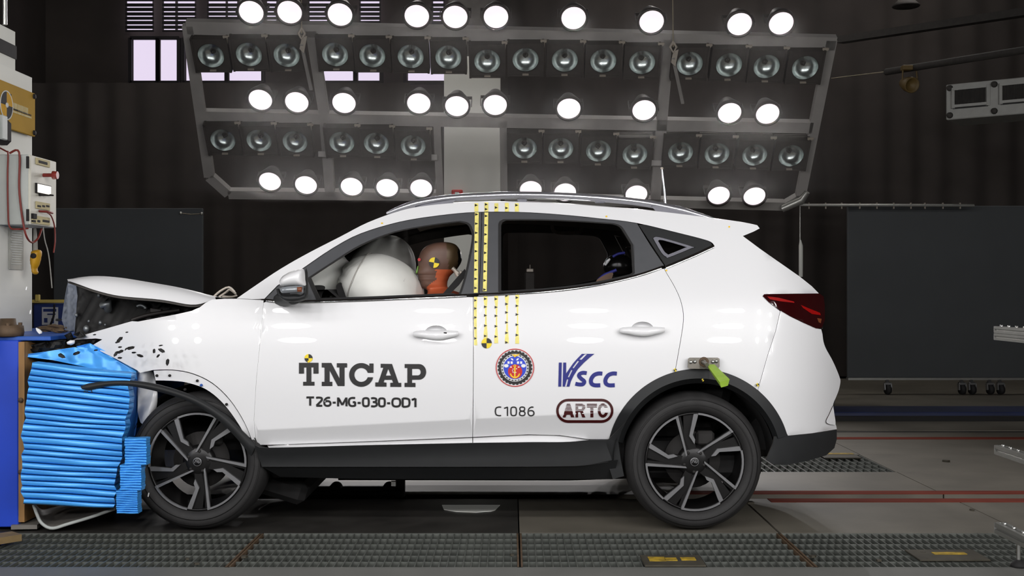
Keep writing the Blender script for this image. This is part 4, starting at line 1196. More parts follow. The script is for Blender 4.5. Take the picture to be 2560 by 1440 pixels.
for x, y, s in ((216, 822, .016), (251, 807, .010), (191, 788, .009), (222, 803, .007), (248, 739, .010), (263, 812, .006)):
    MB().ball(P(x, y, .40), (s, s, s * 1.2), n=10, m=6).build('bolt_head', 'engine_metal', eb)
hl = MB(); v, t = tri2d([[(182, 851), (240, 847), (256, 849), (236, 862), (214, 880), (198, 874), (188, 862)]], 8)
random.seed(5); jit = {}
def jy(x, y): return jit.setdefault((round(x), round(y)), random.uniform(-.02, .02))
sheet(hl, v, t, lambda x, y: P(x, y, .17 + jy(x, y)), lambda x, y: P(x, y, .22), smooth=False)
hlo = hl.build('broken_headlight', 'engine_dark', car)
puff(MB(), [(167, 855), (176, 850), (187, 851), (186, 859), (178, 863), (168, 861)], .13, .02, 4).build('lamp_shard', 'reflex_white', hlo)
for pts in ([(182, 836), (200, 828), (216, 840), (196, 846)], [(160, 838), (178, 830), (184, 845), (170, 850)], [(62, 866), (120, 852), (165, 850), (160, 872), (90, 884)], [(196, 866), (214, 868), (222, 884), (238, 890), (200, 892)]):
    v, t = tri2d([pts], 9)
    sheet(MB(), v, t, lambda x, y: P(x, y, .14 + jy(x, y)), lambda x, y: P(x, y, .165 + jy(x, y)), smooth=False).build('torn_plastic', 'engine_dark', hlo)

# underbody, liners
MB().box((-.02, .9, .32), (2.35, 1.46, .18), bev=.03).build('underbody', 'inner_dark', car)
MB().box((1.35, .9, .42), (.34, 1.3, .2), bev=.04).build('rear_crossmember', 'inner_dark', car)
MB().tube([(-.9, .55, .19), (.3, .6, .18), (1.3, .62, .21)], .03, 10).build('exhaust_pipe', 'brake_iron', car)
for side in (0, 1):
    for cx_, r_ in ((P(494, 1151, .05).x, .362), (P(1736, 1151, .05).x, .385)):
        y_ = .15 if r_ < .37 else .05
        mb = MB().lathe([(r_, y_), (r_, .42), (.0, .42)], (cx_, 0, .335), (0, 1, 0), 40, a0=math.pi, a1=2 * math.pi)
        if side: mb.flipY(CW)
        mb.build('wheel_liner', 'inner_dark', car)

# door mirrors
for side in (0, 1):
    def fin(mb, name, mat, par):
        if side: mb.flipY(CW)
        return mb.build(name, mat, par)
    cap = puff(MB(), cr([(699, 712), (699, 702), (706, 691), (722, 681), (736, 676), (754, 672), (761, 677), (763, 700), (763, 715), (735, 715), (708, 718)], 3), -.13, .055, 6, back=.05)
    dm = fin(cap, 'door_mirror', 'car_white', car)
    fin(puff(MB(), [(698, 720), (715, 716), (738, 714), (757, 714), (757, 732), (740, 733), (706, 734), (702, 730)], -.15, .03, 5, back=.03), 'indicator_lens', 'lens_clear', dm)
    fin(puff(MB(), [(742, 718), (755, 717), (755, 730), (743, 730)], -.175, .012, 4, back=.01), 'indicator_bulb', 'amber', dm)
    fin(puff(MB(), cr([(690, 722), (700, 722), (706, 735), (740, 734), (760, 732), (764, 672), (768, 678), (770, 735), (768, 748), (735, 757), (712, 753), (697, 740)], 2), -.10, .05, 6, back=.05), 'mirror_shell', 'trim_black', dm)
    fin(MB().tube([P(735, 750, -.10), P(722, 752, -.02), P(708, 748, .08)], [.03, .035, .05], 12, flat=(1, .7)), 'mirror_arm', 'trim_black', dm)
    fin(puff(MB(), [(765, 680), (769, 682), (769, 730), (765, 735)], -.08, .02, 4), 'mirror_edge', 'frame_grey', dm)

# measuring bracket with green foam arrow on the arch
bkt = MB(); pr_ = cr([(1720, 897), (1724, 894), (1794, 894), (1799, 897), (1799, 916), (1795, 923), (1724, 922), (1719, 918)], 1)
v, t = tri2d([pr_], 12); sheet(bkt, v, t, lambda x, y: S(x, y, -.030), lambda x, y: S(x, y, -.012))
bko = bkt.build('measuring_bracket', 'bracket_steel', car)
for x, y in ((1727, 905), (1737, 904), (1782, 904), (1791, 903)):
    MB().lathe([(0, -.012), (.007, -.012), (.009, -.004), (.009, .004)], S(x, y, -.030), (0, 1, 0), 10).build('bolt', 'steel_bright', bko)
MB().lathe([(.012, -.002), (.022, -.006), (.024, .004)], S(1760, 905, -.032), (0, 1, 0), 16).build('ring', 'rust_edge', bko)
MB().tube([S(1755, 904, -.03), S(1768, 912, -.10)], .010, 8).build('pin', 'bracket_steel', bko)
gf_ = [(1765, 912), (1786, 910), (1823, 948), (1819, 966), (1803, 968), (1800, 955)]
mb = MB(); r0 = [S(1766, 911, -.07), S(1786, 911, -.07), S(1786, 916, -.06), S(1770, 920, -.06)]; r1 = [P(1799, 955, -.28), P(1824, 948, -.28), P(1820, 964, -.27), P(1803, 969, -.27)]
mb.loft([r0, r1], 0, False, True, True).build('foam_pointer', 'tape_green', bko)

# ------------------------------------------------------------------ wheels
TR = .327
def wheel(cx, rot, side):
    Yf = .035
    c = Vector((cx, Yf, TR + .003))
    fl = (lambda mb: mb.flipY(CW)) if side else (lambda mb: mb)
    tb_ = MB(); R = TR
    tb_.lathe([(.235, .030), (.240, .012), (.262, -.004), (.290, -.006), (.310, .006), (.322, .030), (R, .055), (R, .160), (.322, .185), (.300, .215), (.235, .205), (.225, .15), (.225, .05), (.235, .030)], c, (0, 1, 0), 72)
    wh = fl(tb_).build('wheel', 'tyre', car)
    gr = MB()
    for rr_ in (.298, .272): gr.lathe([(rr_, -.009), (rr_ + .004, -.0075), (rr_ + .004, .0)], c, (0, 1, 0), 72)
    fl(gr).build('sidewall_ring', 'tyre', wh)
    fl(MB().lathe([(.238, .026), (.232, .012), (.226, .014), (.222, .035), (.215, .10), (.21, .19)], c, (0, 1, 0), 64)).build('rim_barrel', 'rim_black', wh)
    def pt_(r, deg, dy): a = math.radians(deg + rot); return c + Vector((math.cos(a) * r, dy, math.sin(a) * r))
    u = 1 / 1526.0 * 1.0                                # crop pixels to metres
    def poly3(pts, y0, y1, name, mat, sm=False):
        pl_ = []
        v2, t2 = tri2d([[(p[0], p[1]) for p in pts]], None)
        def fr(x, y, dy): a = math.radians(rot); return c + Vector((x * math.cos(a) - y * math.sin(a), dy, x * math.sin(a) + y * math.cos(a)))
        mb = MB(); sheet(mb, v2, t2, lambda x, y: fr(x, y, y0), lambda x, y: fr(x, y, y1), smooth=False)
        return fl(mb).build(name, mat, wh)
    def pol(r, d): return (r * u * math.cos(math.radians(d)), r * u * math.sin(math.radians(d)))
    for k in range(5):
        o = 72 * k
        # black spoke body: between the straight arm of one petal and the bent arm of the next
        body = [pol(60, 70 + o), pol(60, 118 + o), pol(130, 114 + o), pol(200, 112 + o), pol(352, 103 + o), pol(352, 86 + o), pol(198, 94 + o), pol(130, 87 + o)]
        poly3(body, .024, .055, 'spoke', 'rim_black')
        poly3([pol(60, 85 + o), pol(60, 55 + o), pol(353, 34.5 + o), pol(353, 41.5 + o)], .026, .05, 'spoke', 'rim_black')
        # machined straight arm
        poly3([pol(72, 76 + o), pol(72, 64 + o), pol(353, 37.6 + o), pol(353, 41.0 + o), pol(322, 41.8 + o)], .012, .028, 'straight_arm', 'rim_silver')
        # machined bent arm
        poly3([pol(128, 90 + o), pol(190, 101.5 + o), pol(346, 91 + o), pol(350, 85.5 + o), pol(325, 86.0 + o), pol(196, 93.5 + o), pol(160, 88 + o)], .012, .028, 'bent_arm', 'rim_silver')
        # machined rim arc
        arc_o = [pol(357, 38 + o + i * 5.3) for i in range(10)]; arc_i = [pol(343, 38 + o + i * 5.3) for i in range(10)]
        poly3(arc_o + arc_i[::-1], .006, .024, 'rim_arc', 'rim_silver')
    fl(MB().lathe([(0, .018), (.040, .018), (.060, .024), (.075, .032), (.078, .06)], c, (0, 1, 0), 30)).build('hub', 'rim_black', wh)
    fl(MB().lathe([(0, .010), (.018, .010), (.021, .013), (.021, .02)], c, (0, 1, 0), 24)).build('hub_cap', 'rim_black', wh)
    mk = MB(); mk.lathe([(.0175, .008), (.0205, .008), (.0205, .012)], c, (0, 1, 0), 24)
    for a0_, b0_ in (((-.013, -.006), (-.007, .010)), ((-.007, .010), (.0, -.004)), ((.0, -.004), (.006, .010)), ((.006, .010), (.006, -.006)), ((.006, -.006), (.013, -.002)), ((.013, -.002), (.013, .006))):
        p0_, p1_ = c + Vector((a0_[0], .009, a0_[1])), c + Vector((b0_[0], .009, b0_[1]))
        mk.bar(p0_, p1_, .003, .003)
    fl(mk).build('cap_emblem', 'rim_silver', wh)
    for k in range(5):
        q = pt_(.049, 36 + 17 + 72 * k, .022)
        fl(MB().lathe([(0, -.008), (.006, -.007), (.0085, 0), (.0085, .015)], q, (0, 1, 0), 10)).build('lug_nut', 'brake_iron', wh)
    fl(MB().lathe([(.02, .085), (.135, .085), (.135, .105), (.02, .105)], c, (0, 1, 0), 36)).build('brake_disc', 'brake_iron', wh)
    q = pt_(.12, 60 - rot + 0, .09)
    fl(MB().box(q, (.09, .06, .07), bev=.012)).build('brake_caliper', 'brake_iron', wh)
    return wh
for side in (0, 1):
    wheel(P(494, 1151, .05).x, 28.2, side)
    wheel(P(1736, 1151, .05).x, 0.0, side)

# ------------------------------------------------------------------ cabin
M('seat_cloth', rgb(34, 33, 33), .9, var=.1)
M('headliner', rgb(165, 160, 152), .9, var=.05)
M('dummy_skin', rgb(100, 73, 61), .5, var=.06)
M('dummy_cap', rgb(86, 68, 46), .35, .3, var=.12)
M('dummy_black', rgb(18, 18, 18), .2, .2)
M('dummy_orange', rgb(188, 92, 54), .55, var=.06)
M('dummy_blue', rgb(52, 56, 150), .5)
M('dummy_shirt', rgb(128, 100, 82), .6, var=.1)
M('mark_yellow', rgb(240, 212, 20), .45, var=.03)
M('mark_black', rgb(22, 20, 20), .5)
M('mark_green', rgb(110, 150, 70), .5)
M('mark_red', rgb(170, 20, 24), .5)
M('belt_black', rgb(24, 23, 23), .7)
M('seam_grey', rgb(150, 146, 140), .8)
def seat(cx, cy, w, label_=None):
    b = MB(); rows = []
    for z, x, dx, ww in ((.55, cx, .10, w), (.75, cx + .04, .11, w * 1.05), (.95, cx + .08, .10, w), (1.12, cx + .12, .08, w * .8), (1.16, cx + .125, .05, w * .6)):
        rows.append([Vector((x + dx * math.cos(a) * .8, cy + ww / 2 * math.copysign(abs(math.sin(a)) ** .6, math.sin(a)), z)) for a in [2 * math.pi * j / 20 for j in range(20)]])
    b.loft(rows, 0, True, True, True)
    st = b.build('seat', 'seat_cloth', car)
    MB().box((cx - .25, cy, .52), (.55, w, .16), bev=.05).build('seat_cushion', 'seat_cloth', st)
    MB().ball((cx + .135, cy, 1.29), (.055, w * .27, .10), n=18, m=10).build('headrest', 'seat_cloth', st)
    for s_ in (-1, 1): MB().tube([(cx + .13, cy + s_ * .06, 1.12), (cx + .135, cy + s_ * .06, 1.24)], .006, 6).build('headrest_rod', 'chrome', st)
    return st
xs = P(1180, 700, .45).x
seat(xs - .10, .45, .48); seat(xs - .10, 1.35, .48)
rs = MB().box((1.02, .9, .75), (.18, 1.3, .62), Matrix.Rotation(.2, 3, 'Y'), bev=.05).build('rear_seat', 'seat_cloth', car)
MB().box((.78, .9, .50), (.5, 1.3, .16), bev=.05).build('seat_cushion', 'seat_cloth', rs)
for y in (.45, 1.35): MB().ball((1.10, y, 1.13), (.06, .13, .09), n=16, m=8).build('headrest', 'seat_cloth', rs)
# headliner, dashboard, wheel
hl_rows = []
for x, y in [p for p in ROOFL if 1000 <= p[0] <= 1850]:
    a = S(x, y + 22, .03); hl_rows.append([Vector((a.x, a.y + (CW - 2 * a.y) * j / 8, a.z + .02 * (1 - (j / 4 - 1) ** 2))) for j in range(9)])
MB().loft(hl_rows, 0, True, False).build('headliner', 'headliner', car)
MB().tube(cr([tuple(P(x, y, 1.50)) for x, y in ((1380, 562), (1383, 576), (1400, 582), (1440, 582), (1452, 576), (1455, 564))], 3), .011, 8).build('grab_handle', 'headliner', car)
db_ = MB(); db_.loft([[Vector((x, .18 + 1.44 * j / 6, z)) for j in range(7)] for x, z in ((-1.10, .75), (-1.06, 1.10), (-1.0, 1.145), (-.90, 1.15), (-.84, 1.10), (-.82, .75))], 0, True, False)
db_.build('dashboard', 'seat_cloth', car)
sw = MB(); ax_ = Vector((.92, 0, .38)).normalized(); wc = P(850, 815, .47)
uu = Vector((0, 1, 0)); vv = ax_.cross(uu)
sw.tube([wc + (uu * math.cos(a) + vv * math.sin(a)) * .185 for a in [2 * math.pi * j / 28 for j in range(29)]], .017, 8, caps=False)
so = sw.build('steering_wheel', 'seat_cloth', car)
MB().ball(wc, (.06, .08, .06), n=14, m=8).build('wheel_hub', 'seat_cloth', so)
v, t = tri2d([cr([(848, 745), (841, 722), (842, 712), (850, 706), (856, 712), (866, 745)], 3)], 6)
sheet(MB(), v, t, lambda x, y: P(x, y, .30), lambda x, y: P(x, y, .33)).build('wheel_spoke', 'seat_cloth', so)
v, t = tri2d([cr([(768, 716), (790, 713), (808, 714), (813, 720), (806, 735), (800, 746), (768, 750)], 3)], 8)
sheet(MB(), v, t, lambda x, y: P(x, y, .24), lambda x, y: P(x, y, .27)).build('instrument_hood', 'seat_cloth', car)

# airbags
def bag(mb, c, rad, ang, fn=None, n=36, m=22):
    R_ = Matrix.Rotation(ang, 3, 'Y')
    mb.ball(c, rad, R_, n, m, 0, fn)
    return mb
drv = bag(MB(), P(950, 722, .48), (.225, .30, .175), .40, lambda q: 1 + .035 * math.sin(9 * math.atan2(q.y, q.z)) * abs(q.x) ** 2 + .05 * max(0, q.x) - .06 * max(0, -q.x) ** 2)
dab = drv.build('driver_airbag', 'airbag_cloth', car)
seam = []
R_ = Matrix.Rotation(.40, 3, 'Y')
for j in range(41):
    a = 2 * math.pi * j / 40
    seam.append(P(950, 722, .48) + R_ @ Vector((-.115 + .0 * math.cos(a), .30 * .87 * math.cos(a), .175 * .87 * math.sin(a))))
MB().tube(seam, .0022, 5, caps=False).build('bag_seam', 'seam_grey', dab)
seam = []
for j in range(41):
    a = 2 * math.pi * j / 40
    seam.append(P(950, 722, .48) + R_ @ Vector((.115, .30 * .87 * math.cos(a), .175 * .87 * math.sin(a))))
MB().tube(seam, .0018, 5, caps=False).build('bag_seam', 'seam_grey', dab)
pas = bag(MB(), P(950, 690, 1.02), (.185, .26, .235), .5, lambda q: 1 + .03 * math.sin(7 * math.atan2(q.y, q.x)) * abs(q.z))
pas.build('passenger_airbag', 'airbag_cloth', car)
lft = bag(MB(), P(800, 708, .66), (.19, .27, .16), -.5, lambda q: 1 + .04 * math.sin(6 * math.atan2(q.y, q.z)))
lft.build('passenger_airbag', 'airbag_cloth', car)

# ------------------------------------------------------------------ dummies
def resample_rows(rows): return cr(rows, 5)
def dummy(rows, Yc, mats, label, base):
    t = thing('crash_dummy', base, label, 'dummy')
    rings = []; n = 64
    rows = resample_rows(rows)
    for y, x0, x1, w in rows:
        a, b = P(x0, y, Yc), P(x1, y, Yc); cx_, rx = (a.x + b.x) / 2, (b.x - a.x) / 2
        rings.append([Vector((cx_ + rx * math.copysign(abs(math.cos(q)) ** .85, math.cos(q)), Yc - w * math.sin(q), a.z)) for q in [2 * math.pi * j / n for j in range(n)]])
    return t, rings
def crow(*r): return [((540 + y / 5.818), 820 + a / 5.818, 820 + b / 5.818, w) for y, a, b, w in r]
hrows = crow((378, 1660, 1710, .006), (388, 1570, 1780, .038), (410, 1490, 1845, .056), (450, 1412, 1890, .068), (520, 1352, 1930, .076), (600, 1322, 1944, .078), (640, 1308, 1946, .078), (690, 1312, 1930, .077), (740, 1310, 1900, .074), (780, 1290, 1870, .071), (812, 1272, 1840, .069), (840, 1278, 1810, .067), (858, 1306, 1790, .065), (880, 1312, 1770, .064), (900, 1318, 1760, .063), (925, 1318, 1750, .062), (950, 1334, 1740, .060), (1000, 1338, 1735, .057), (1030, 1350, 1740, .052), (1050, 1378, 1760, .050))
body = crow((1075, 1440, 1800, .062), (1110, 1450, 1900, .10), (1150, 1440, 1960, .17), (1210, 1420, 2020, .21), (1300, 1400, 2060, .22), (1500, 1400, 2060, .20), (1750, 1420, 2060, .18), (1950, 1420, 2060, .18))
Yh = .46
dmy, rings = dummy(hrows + body, Yh, None, 'crash-test dummy with brown head and orange neck behind the driver airbag', P(1110, 860, Yh))
mb = MB(); mb.loft(rings, 0, True, True, True)
nh = 26
def zone(c):
    px = CX + c.x * F / (c.y + D); py = CY - (c.z - H) * F / (c.y + D)
    X, Yq = (px - 820) * 5.818, (py - 540) * 5.818
    if Yq > 1062: return 3
    if Yq > 780 and X > 1570 - max(0, (Yq - 930)) * 1.35 and X > 1440: return 3
    if X > 1890 and Yq < 790: return 2
    if X > 1722 + (Yq - 400) * .09: return 1
    return 0
mb.mi = [zone(sum((mb.v[i] for i in f), Vector()) / len(f)) for f in mb.f]
mb.build('body', ['dummy_skin', 'dummy_cap', 'dummy_black', 'dummy_orange'], dmy)
def target(c, r, nrm_y, parent, rot=0.0, mats=('mark_yellow', 'mark_black'), n=8, name='target_mark'):
    m = MB()
    for k in range(4):
        a0 = rot + k * math.pi / 2
        vs = [c] + [c + Vector((math.cos(a0 + math.pi / 2 * i / n) * r, 0, math.sin(a0 + math.pi / 2 * i / n) * r)) for i in range(n + 1)]
        vs += [v + Vector((0, .002, 0)) for v in vs]; q = n + 2
        m.add(vs, [[0, i + 1, i + 2] for i in range(n)] + [[i + 1, i + 2, q + i + 2, q + i + 1] for i in range(n)], 1 - k % 2)
    return m.build(name, list(mats), parent, fix=False)
target(P(1085.3, 656.5, Yh - .083), .0265, -1, dmy, math.radians(-10))
v, t = tri2d([ell(1048, 649, 4, 4, 10)], None); sheet(MB(), v, t, lambda x, y: P(x, y, Yh - .06), lambda x, y: P(x, y, Yh - .05)).build('paint_dab', 'mark_red', dmy)
puff(MB(), [(1039, 681), (1044, 665), (1047, 664), (1046, 684), (1041, 685)], Yh - .02, .03, 3).build('paint_dab', 'mark_green', dmy)
for a_, b_ in (((1131, 670), (1146, 684)), ((1138, 678), (1145, 690)), ((1150, 680), (1157, 684))):
    MB().tube([P(*a_, Yh - .05), P(*b_, Yh - .05)], .010, 8).build('neck_bolt', 'wiper_pale', dmy)
bl = MB(); r0 = [P(1102, 740, .30), P(1120, 740, .30)]; r1 = [P(1135, 702, .30), P(1148, 712, .30)]; r2 = [P(1162, 672, .27), P(1168, 684, .27)]
bl.loft([r0, r1, r2], 0, True, False); bl.loft([[v + Vector((0, .004, 0)) for v in r] for r in (r0, r1, r2)], 0, True, False)
tag(bl.build('seat_belt', 'belt_black'), 'black seat belt strap across the orange dummy neck', 'seat belt')
# rear dummy
Yr = .48
r2 = [(636, 1540, 1556, .01), (640, 1525, 1568, .04), (650, 1514, 1580, .065), (664, 1508, 1586, .075), (676, 1510, 1586, .072), (686, 1518, 1580, .06), (694, 1514, 1582, .05), (702, 1500, 1600, .09), (712, 1490, 1612, .14), (730, 1484, 1620, .16), (780, 1490, 1620, .15), (840, 1500, 1620, .15)]
dm2, rings = dummy(r2, Yr, None, 'dark child crash-test dummy seated behind the rear door glass', P(1550, 850, Yr))
mb = MB().loft(rings, 0, True, True, True)
mb.mi = [0 if (sum((mb.v[i] for i in f), Vector()) / len(f)).z > P(0, 698, Yr).z else 1 for f in mb.f]
mb.build('body', ['dummy_black', 'dummy_shirt'], dm2)
MB().tube(cr([tuple(P(x, y, Yr - .155)) for x, y in ((1496, 700), (1510, 688), (1524, 682), (1541, 675))], 3), .008, 8).build('blue_piping', 'dummy_blue', dm2)
v, t = tri2d([cr([(1488, 712), (1492, 700), (1505, 691), (1532, 681), (1528, 700), (1522, 714)], 3)], 6)
sheet(MB(), v, t, lambda x, y: P(x, y, Yr - .165), lambda x, y: P(x, y, Yr - .12)).build('shoulder_pad', 'dummy_shirt', dm2)
MB().tube(cr([tuple(P(x, y, Yr - .09)) for x, y in ((1532, 642), (1545, 635), (1562, 632))], 3), .007, 8).build('blue_piping', 'dummy_blue', dm2)
MB().tube([P(1513, 663, Yr - .07), P(1518, 654, Yr - .075), P(1525, 647, Yr - .075)], [.005, .009, .005], 8).build('bright_edge', 'reflex_white', dm2)  # white sliver painted as the highlight on the dark head
# small recorder standing on the far seat cushion side
c = P(1325, 700, 1.0)
rc = thing('data_recorder', P(1325, 735, 1.0), 'small dark box with pale top cap seen through the rear door window', 'recorder')
a, b = P(1312, 735, 1.0), P(1338, 680, 1.0)
MB().box(((a.x + b.x) / 2, 1.02, (a.z + b.z) / 2), (b.x - a.x, .06, b.z - a.z), bev=.006).build('recorder_case', 'lamp_black', rc)
MB().box(((a.x + b.x) / 2, 1.02, P(0, 676, 1.0).z), ((b.x - a.x) * .7, .05, .02), bev=.004).build('recorder_cap', 'wiper_pale', rc)
MB().tube([P(1325, 672, 1.02), P(1325, 662, 1.02)], .003, 6).build('aerial', 'wiper_pale', rc)
MB().box((P(1325, 735, 1.02).x, 1.02, a.z / 2 + .29), (.12, .12, a.z - .58), bev=.01).build('stand', 'inner_dark', rc)

# ------------------------------------------------------------------ markings on the flank
M('ink_black', rgb(20, 18, 18), .5, var=.02)
M('ink_blue', rgb(20, 28, 122), .45, var=.04)
M('ink_maroon', rgb(62, 10, 10), .45, var=.04)
M('ink_red', rgb(196, 26, 20), .45, var=.02)
M('ink_royal', rgb(36, 66, 200), .45, var=.02)
M('ink_yellow', rgb(240, 196, 40), .45, var=.02)
M('ink_white', (.82, .82, .82), .45, var=.0)
M('tape_yellow', rgb(238, 226, 128), .5, var=.12, scale=30)
FD, RD = front_doors[0], rear_doors[0]
def decal(mb, loops, mi=0, off=-.0032, step=30, keep=None, lines=()):
    if isinstance(loops[0][0], (int, float)): loops = [loops]
    v, t = tri2d(loops, step, keep, lines)
    return sheet(mb, v, t, lambda x, y: S(x, y, off), lambda x, y: S(x, y, off + .0012), mi)
def mp(ox, oy, s): return lambda pts: [(ox + x / s, oy + y / s) for x, y in pts]
def stroke(pts, w, n=5, round_=False):
    c = cr(pts, n); L = []; R_ = []
    for i, p in enumerate(c):
        a, b = c[max(i - 1, 0)], c[min(i + 1, len(c) - 1)]
        dx, dy = b[0] - a[0], b[1] - a[1]; l = math.hypot(dx, dy) or 1
        L.append((p[0] - dy / l * w / 2, p[1] + dx / l * w / 2)); R_.append((p[0] + dy / l * w / 2, p[1] - dx / l * w / 2))
    return L + R_[::-1]
def arc(cx, cy, rx, ry, a0, a1, n=24): return [(cx + rx * math.cos(math.radians(a0 + (a1 - a0) * i / n)), cy + ry * math.sin(math.radians(a0 + (a1 - a0) * i / n))) for i in range(n + 1)]
m7 = mp(720, 870, 7.111)
GL = {
 'T': [[(195, 262), (543, 262), (543, 455), (452, 455), (452, 345), (415, 345), (415, 600), (470, 600), (470, 668), (268, 668), (268, 600), (328, 600), (328, 345), (285, 345), (285, 455), (195, 455)]],
 'N': [[(600, 265), (770, 265), (915, 540), (915, 345), (868, 345), (868, 270), (1050, 270), (1050, 345), (1005, 345), (1005, 675), (885, 675), (740, 400), (740, 600), (787, 600), (787, 675), (600, 675), (600, 600), (650, 600), (650, 345), (600, 345)]],
 'C': [[(1520, 440), (1425, 440)] + arc(1302, 478, 122, 124, -18, -340, 30) + [(1420, 520), (1518, 520)] + arc(1302, 478, 215, 211, -348, -50, 36) + [(1445, 328), (1445, 275), (1520, 275)]],
 'A': [[(1648, 280), (1848, 283), (1965, 620), (2013, 620), (2013, 690), (1818, 690), (1818, 620), (1868, 615), (1850, 565), (1715, 565), (1700, 610), (1750, 615), (1750, 687), (1552, 685), (1552, 612), (1605, 612), (1695, 350), (1648, 350)], [(1783, 370), (1740, 490), (1830, 490)]],
 'P': [[(2075, 285)] + arc(2330, 424, 125, 139, -90, 90, 16) + [(2205, 563), (2205, 620), (2265, 620), (2265, 692), (2072, 692), (2072, 620), (2122, 618), (2122, 355), (2075, 355)], [(2205, 370)] + arc(2310, 428, 50, 58, -90, 90, 10) + [(2205, 487)]],
}
mb = MB()
for g_ in 'TNCAP': decal(mb, [m7(l) for l in GL[g_]])
tag(mb.build('test_lettering', 'ink_black', FD), 'black slab-serif letters TNCAP')
def ddisc(c, r, rot, parent, name='target_mark', off=-.003):
    m = MB()
    for k in range(4):
        a0 = 90 * k + rot
        decal(m, [(c[0], c[1])] + arc(c[0], c[1], r, r, a0, a0 + 90, 8), 1 if k % 2 == 0 else 0, off, None)
    return m.build(name, ['mark_black', 'mark_yellow'], parent)
ddisc((771.3, 895.5), 10.2, 0, FD); decal(MB(), [(768, 902), (774, 902), (771, 908)], 0, -.0035, None).build('target_tip', 'mark_yellow', FD)
ddisc((1216.5, 858), 13, 0, RD)
GS = {                                                # stroke letters in a unit cell, y down
 'T': (.80, [[(0, 0), (.8, 0)], [(.4, 0), (.4, 1)]]), '2': (.66, [[(.02, .04), (.3, .0), (.58, .06), (.62, .28), (.5, .48), (.06, .98)], [(.03, 1), (.66, 1)]]),
 '6': (.68, [[(.62, .02), (.35, .02), (.12, .2), (.03, .5), (.04, .8), (.2, .98), (.45, .99), (.64, .86), (.65, .6), (.5, .44), (.25, .42), (.06, .52)]]),
 '-': (.36, [[(.02, .60), (.34, .60)]]), 'M': (.94, [[(.03, 1.04), (.03, -.04)], [(.91, 1.04), (.91, -.04)], [(.05, .02), (.47, .88)], [(.89, .02), (.47, .88)]]),
 'G': (.72, [[(.68, .02), (.4, .0), (.13, .1), (.03, .35), (.03, .65), (.13, .9), (.38, 1.0), (.68, .94)], [(.68, 1.0), (.68, .50)], [(.44, .52), (.70, .52)]]),
 '0': (.66, [[(.33, 0), (.1, .07), (.03, .3), (.03, .7), (.1, .93), (.33, 1), (.56, .93), (.63, .7), (.63, .3), (.56, .07), (.33, 0)]]),
 '3': (.62, [[(.02, .02), (.3, .0), (.54, .08), (.56, .32), (.42, .46), (.2, .47)], [(.2, .47), (.46, .5), (.6, .64), (.58, .9), (.35, 1.0), (.02, .98)]]),
 'O': (.86, [[(.43, 0), (.14, .08), (.03, .32), (.03, .68), (.14, .92), (.43, 1), (.72, .92), (.83, .68), (.83, .32), (.72, .08), (.43, 0)]]),
 'D': (.78, [[(.04, 1.04), (.04, -.04)], [(.04, 0), (.4, .0), (.68, .12), (.75, .4), (.75, .6), (.68, .88), (.4, 1.0), (.04, 1.0)]]),
 '1': (.46, [[(.02, .16), (.40, .0)], [(.40, -.02), (.40, 1.04)]]), 'C': (.68, [[(.66, .02), (.4, .0), (.13, .1), (.03, .35), (.03, .65), (.13, .9), (.4, 1.0), (.66, .98)]]),
 '8': (.68, [[(.34, .47), (.12, .40), (.07, .2), (.14, .04), (.34, .0), (.54, .04), (.61, .2), (.56, .40), (.34, .47)], [(.34, .47), (.1, .56), (.03, .76), (.12, .95), (.34, 1.0), (.56, .95), (.65, .76), (.58, .56), (.34, .47)]]),
}
def stroke_text(txt, x0, x1, y0, y1, w, mat, parent, name, gap=.22, drop=0.0):
    adv = sum(GS[c][0] for c in txt) + gap * (len(txt) - 1); sx = (x1 - x0) / adv; sy = (y1 - y0); m = MB(); x = x0; k = 0
    for c in txt:
        for st in GS[c][1]:
            k += 1
            decal(m, stroke([(x + a * sx, y0 + b * sy + drop * (x - x0)) for a, b in st], w, 6), 0, -.003 - .00012 * (k % 5), None)
        x += (GS[c][0] + gap) * sx
    return m.build(name, mat, parent)
tag(stroke_text('T26-MG-030-OD1', 766, 1040, 993.5, 1014, 5.0, 'ink_black', FD, 'test_number', .20, .011), 'black test number T26-MG-030-OD1')
tag(stroke_text('C1086', 1238, 1335, 1017.5, 1039, 3.0, 'ink_black', RD, 'code_number', .30), 'black code C1086')
# road-shaped V and letters
m6 = mp(1220, 860, 6.856)
mb = MB()
decal(mb, m6([(1215, 318), (1265, 318), (1255, 730), (1205, 730)]))
road = [(1290, 318), (1340, 318), (1338, 505), (1400, 415), (1460, 330), (1530, 250), (1610, 168), (1825, 168), (1740, 235), (1640, 325), (1540, 430), (1470, 540), (1420, 640), (1395, 730), (1280, 730)]
holes = [[(1662, 172), (1700, 172), (1602, 270), (1565, 265)], [(1535, 290), (1560, 297), (1470, 415), (1450, 408)], [(1425, 445), (1447, 450), (1390, 570), (1368, 568)], [(1353, 605), (1377, 605), (1347, 728), (1318, 728)]]
decal(mb, [m6(road)] + [m6(h) for h in holes])
decal(mb, m6(stroke([(1692, 500), (1630, 492), (1575, 512), (1560, 550), (1600, 595), (1650, 640), (1625, 688), (1560, 692), (1498, 680)], 66)))
for dx in (0, 248): decal(mb, m6(stroke([(1960 + dx, 508), (1890 + dx, 505), (1815 + dx, 535), (1768 + dx, 605), (1772 + dx, 672), (1825 + dx, 706), (1925 + dx, 706)], 68)))
tag(mb.build('road_logo', 'ink_blue', RD), 'dark blue logo with a road-shaped V and letters SCC')
